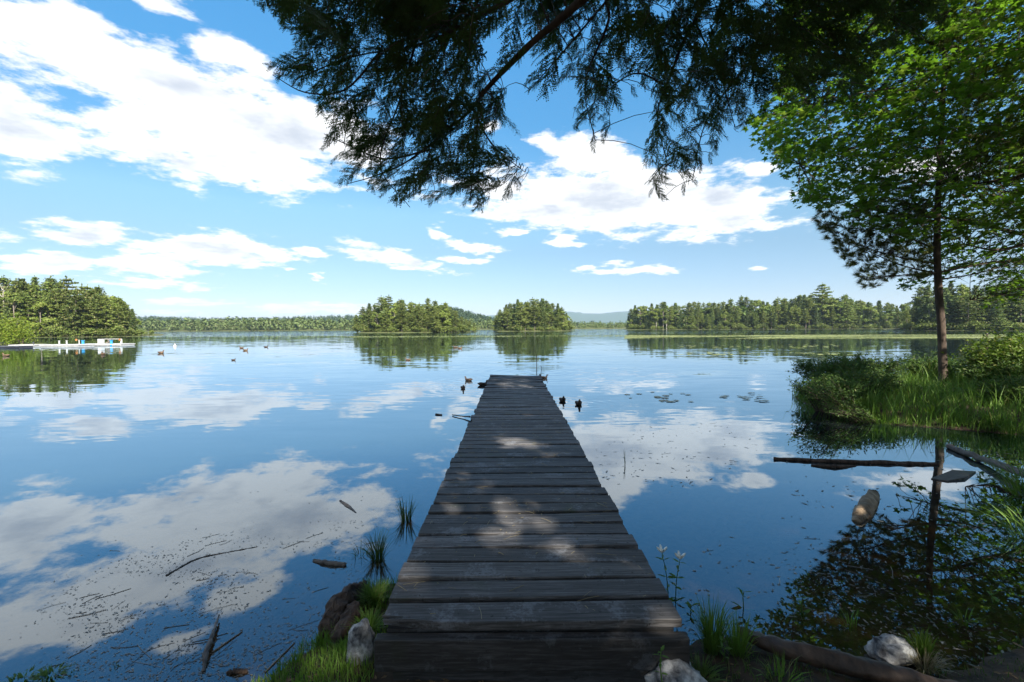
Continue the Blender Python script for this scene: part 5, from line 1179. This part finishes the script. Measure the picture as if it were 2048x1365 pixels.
def cover(name, label, box, n, h0, h1, w, matn, test=None, lean=.5):
    q = np.column_stack([R.uniform(box[0], box[1], n), R.uniform(box[2], box[3], n)]); ok = in_poly(q[:, 0], q[:, 1], LAND)
    if test is not None: ok &= test(q[:, 0], q[:, 1])
    q = q[ok]; k = len(q); z = np.array([GZ(a, b) for a, b in q]) - .01; h = R.uniform(h0, h1, k) * (.6 + .8 * np.array([abs(mnoise.noise(Vector((a * 2, b * 2, 0)))) for a, b in q])); a = R.uniform(0, 6.28, k); o = R.uniform(.15, 1, k) * lean * h
    b0 = np.column_stack([q, z]); dv = np.column_stack([np.cos(a) * o, np.sin(a) * o, np.zeros(k)]); t = a + R.normal(0, 1, k) + 1.57; sd = np.column_stack([np.cos(t), np.sin(t), np.zeros(k)]) * (w * R.uniform(.5, 1.2, k))[:, None] / 2; up = np.column_stack([np.zeros((k, 2)), h])
    V = np.stack([b0 - sd, b0 + sd, b0 + dv * .35 + up * .55 + sd, b0 + dv * .35 + up * .55 - sd, b0 + dv + up * .92], 1).reshape(-1, 3); j = np.arange(k)[:, None] * 5
    tag(obj(name, make_mesh(name, V, [np.hstack([j, j + 1, j + 2, j + 3]), np.hstack([j + 3, j + 2, j + 4])]), M[matn]), label, 'grass', kind='stuff')
cover('bank_grass', 'dense dark sedge and grass covering the right bank', (6.5, 14, 7, 14), 20000, .1, .36, .012, 'grass')
cover('tall_sedge', 'scattered taller sedge blades standing over the bank grass', (6.7, 13, 7.4, 13.5), 5200, .35, .8, .012, 'grass', None, .75)
cover('shore_grass', 'short grass growing on the shore at the foot of the pier', (-2.2, -.72, 1.6, 3.4), 17000, .04, .13, .005, 'grass', lambda x, y: np.ones(len(x), bool))
cover('corner_grass', 'short dark grass and weeds on the shore right of the pier foot', (.9, 4.6, 1.4, 3.4), 12000, .02, .1, .005, 'sedge')
# leaf litter and moss on the near ground
mb = MB(); q = np.column_stack([R.uniform(-2.4, 4.2, 2600), R.uniform(1.6, 3.3, 2600), np.zeros(2600)]); q = q[in_poly(q[:, 0], q[:, 1], LAND)]; q[:, 2] = [GZ(a, b) + .008 for a, b in q[:, :2]]; k = len(q)
mb.scatter(LEAF, LEAFF, frames(rdirs(k) * .35 + np.array((0, 0, 1)), rdirs(k)) * R.uniform(.015, .05, k)[:, None, None], q)
tag(obj('leaf_litter', mb.mesh('leaf_litter'), M['deadfern']), 'dead brown leaves lying on the dark shore soil', 'leaves', kind='stuff')

# ------------------------------------------------------------------ openings between the boughs: sun flecks reach the pier, log, tuft and trunk
GAPS = [(onz(1035, 884, .38), .36), (onz(1100, 900, .38), .2), (onz(1030, 829, .38), .16), (onz(1150, 827, .38), .14), (onz(930, 1010, .38), .1), (onz(1035, 1028, .38), .13), (onz(1000, 968, .38), .11), (onz(990, 806, .38), .2), (onz(1060, 775, .38), .3),
        (onz(1726, 1025, .05), .3), (onz(1875, 838, .2), .45), (at(1888, 640, 11.4), .22), (at(1884, 560, 11.4), .2), (onz(1745, 830, .3), .3), (onz(1850, 1300, .1), .16), (onz(735, 1240, .1), .14), (onz(1990, 1010, .2), .3), (onz(1440, 1290, .15), .1)]
bpy.context.view_layer.update()
for o in [o for o in COL.objects if o.type == 'MESH' and o.parent and o.name.split('.')[0] in ('crown', 'upper_crown') and o.parent.name.split('.')[0] in ('hemlock_tree', 'maple_tree', 'grove_tree')]:
    me = o.data; n = len(me.polygons); k = len(me.loops) // n
    co = np.empty(len(me.vertices) * 3, np.float32); me.vertices.foreach_get('co', co); co = co.reshape(-1, 3)
    li = np.empty(len(me.loops), np.int32); me.loops.foreach_get('vertex_index', li); F = li.reshape(-1, k)
    mw = np.array(o.parent.matrix_world @ o.matrix_local); C = co[F[:, 0]] @ mw[:3, :3].T + mw[:3, 3]
    kill = np.zeros(n, bool)
    for p, r in GAPS:
        q = C - p; t = q @ SUN_DIR; d = np.linalg.norm(q - t[:, None] * SUN_DIR, axis=1); kill |= (d < r * .9 + .03) & (t > .3)
    if o.parent.name.startswith('hemlock') and o.name.startswith('crown'): kill[:] = False
    if kill.any():
        new = make_mesh(me.name, co, F[~kill]); new.materials.append(me.materials[0]); o.data = new
        if me.users == 0: bpy.data.meshes.remove(me)

# ------------------------------------------------------------------ haze over the lake
if HAZE:
    mb = MB(); mb.box((0, 3150, 100), (16000, 6500, 210)); hz = obj('haze', mb.mesh('haze'), None); m_, N, out = new_mat('lake_haze')
    pv = N.new('ShaderNodeVolumePrincipled'); pv.inputs['Color'].default_value = (.62, .8, 1.0, 1); pv.inputs['Density'].default_value = .00011; pv.inputs['Anisotropy'].default_value = 0.1
    N.put(out.inputs['Volume'], pv.outputs[0]); hz.data.materials.append(m_); tag(hz, 'thin bluish summer haze over the lake', 'haze', kind='stuff')
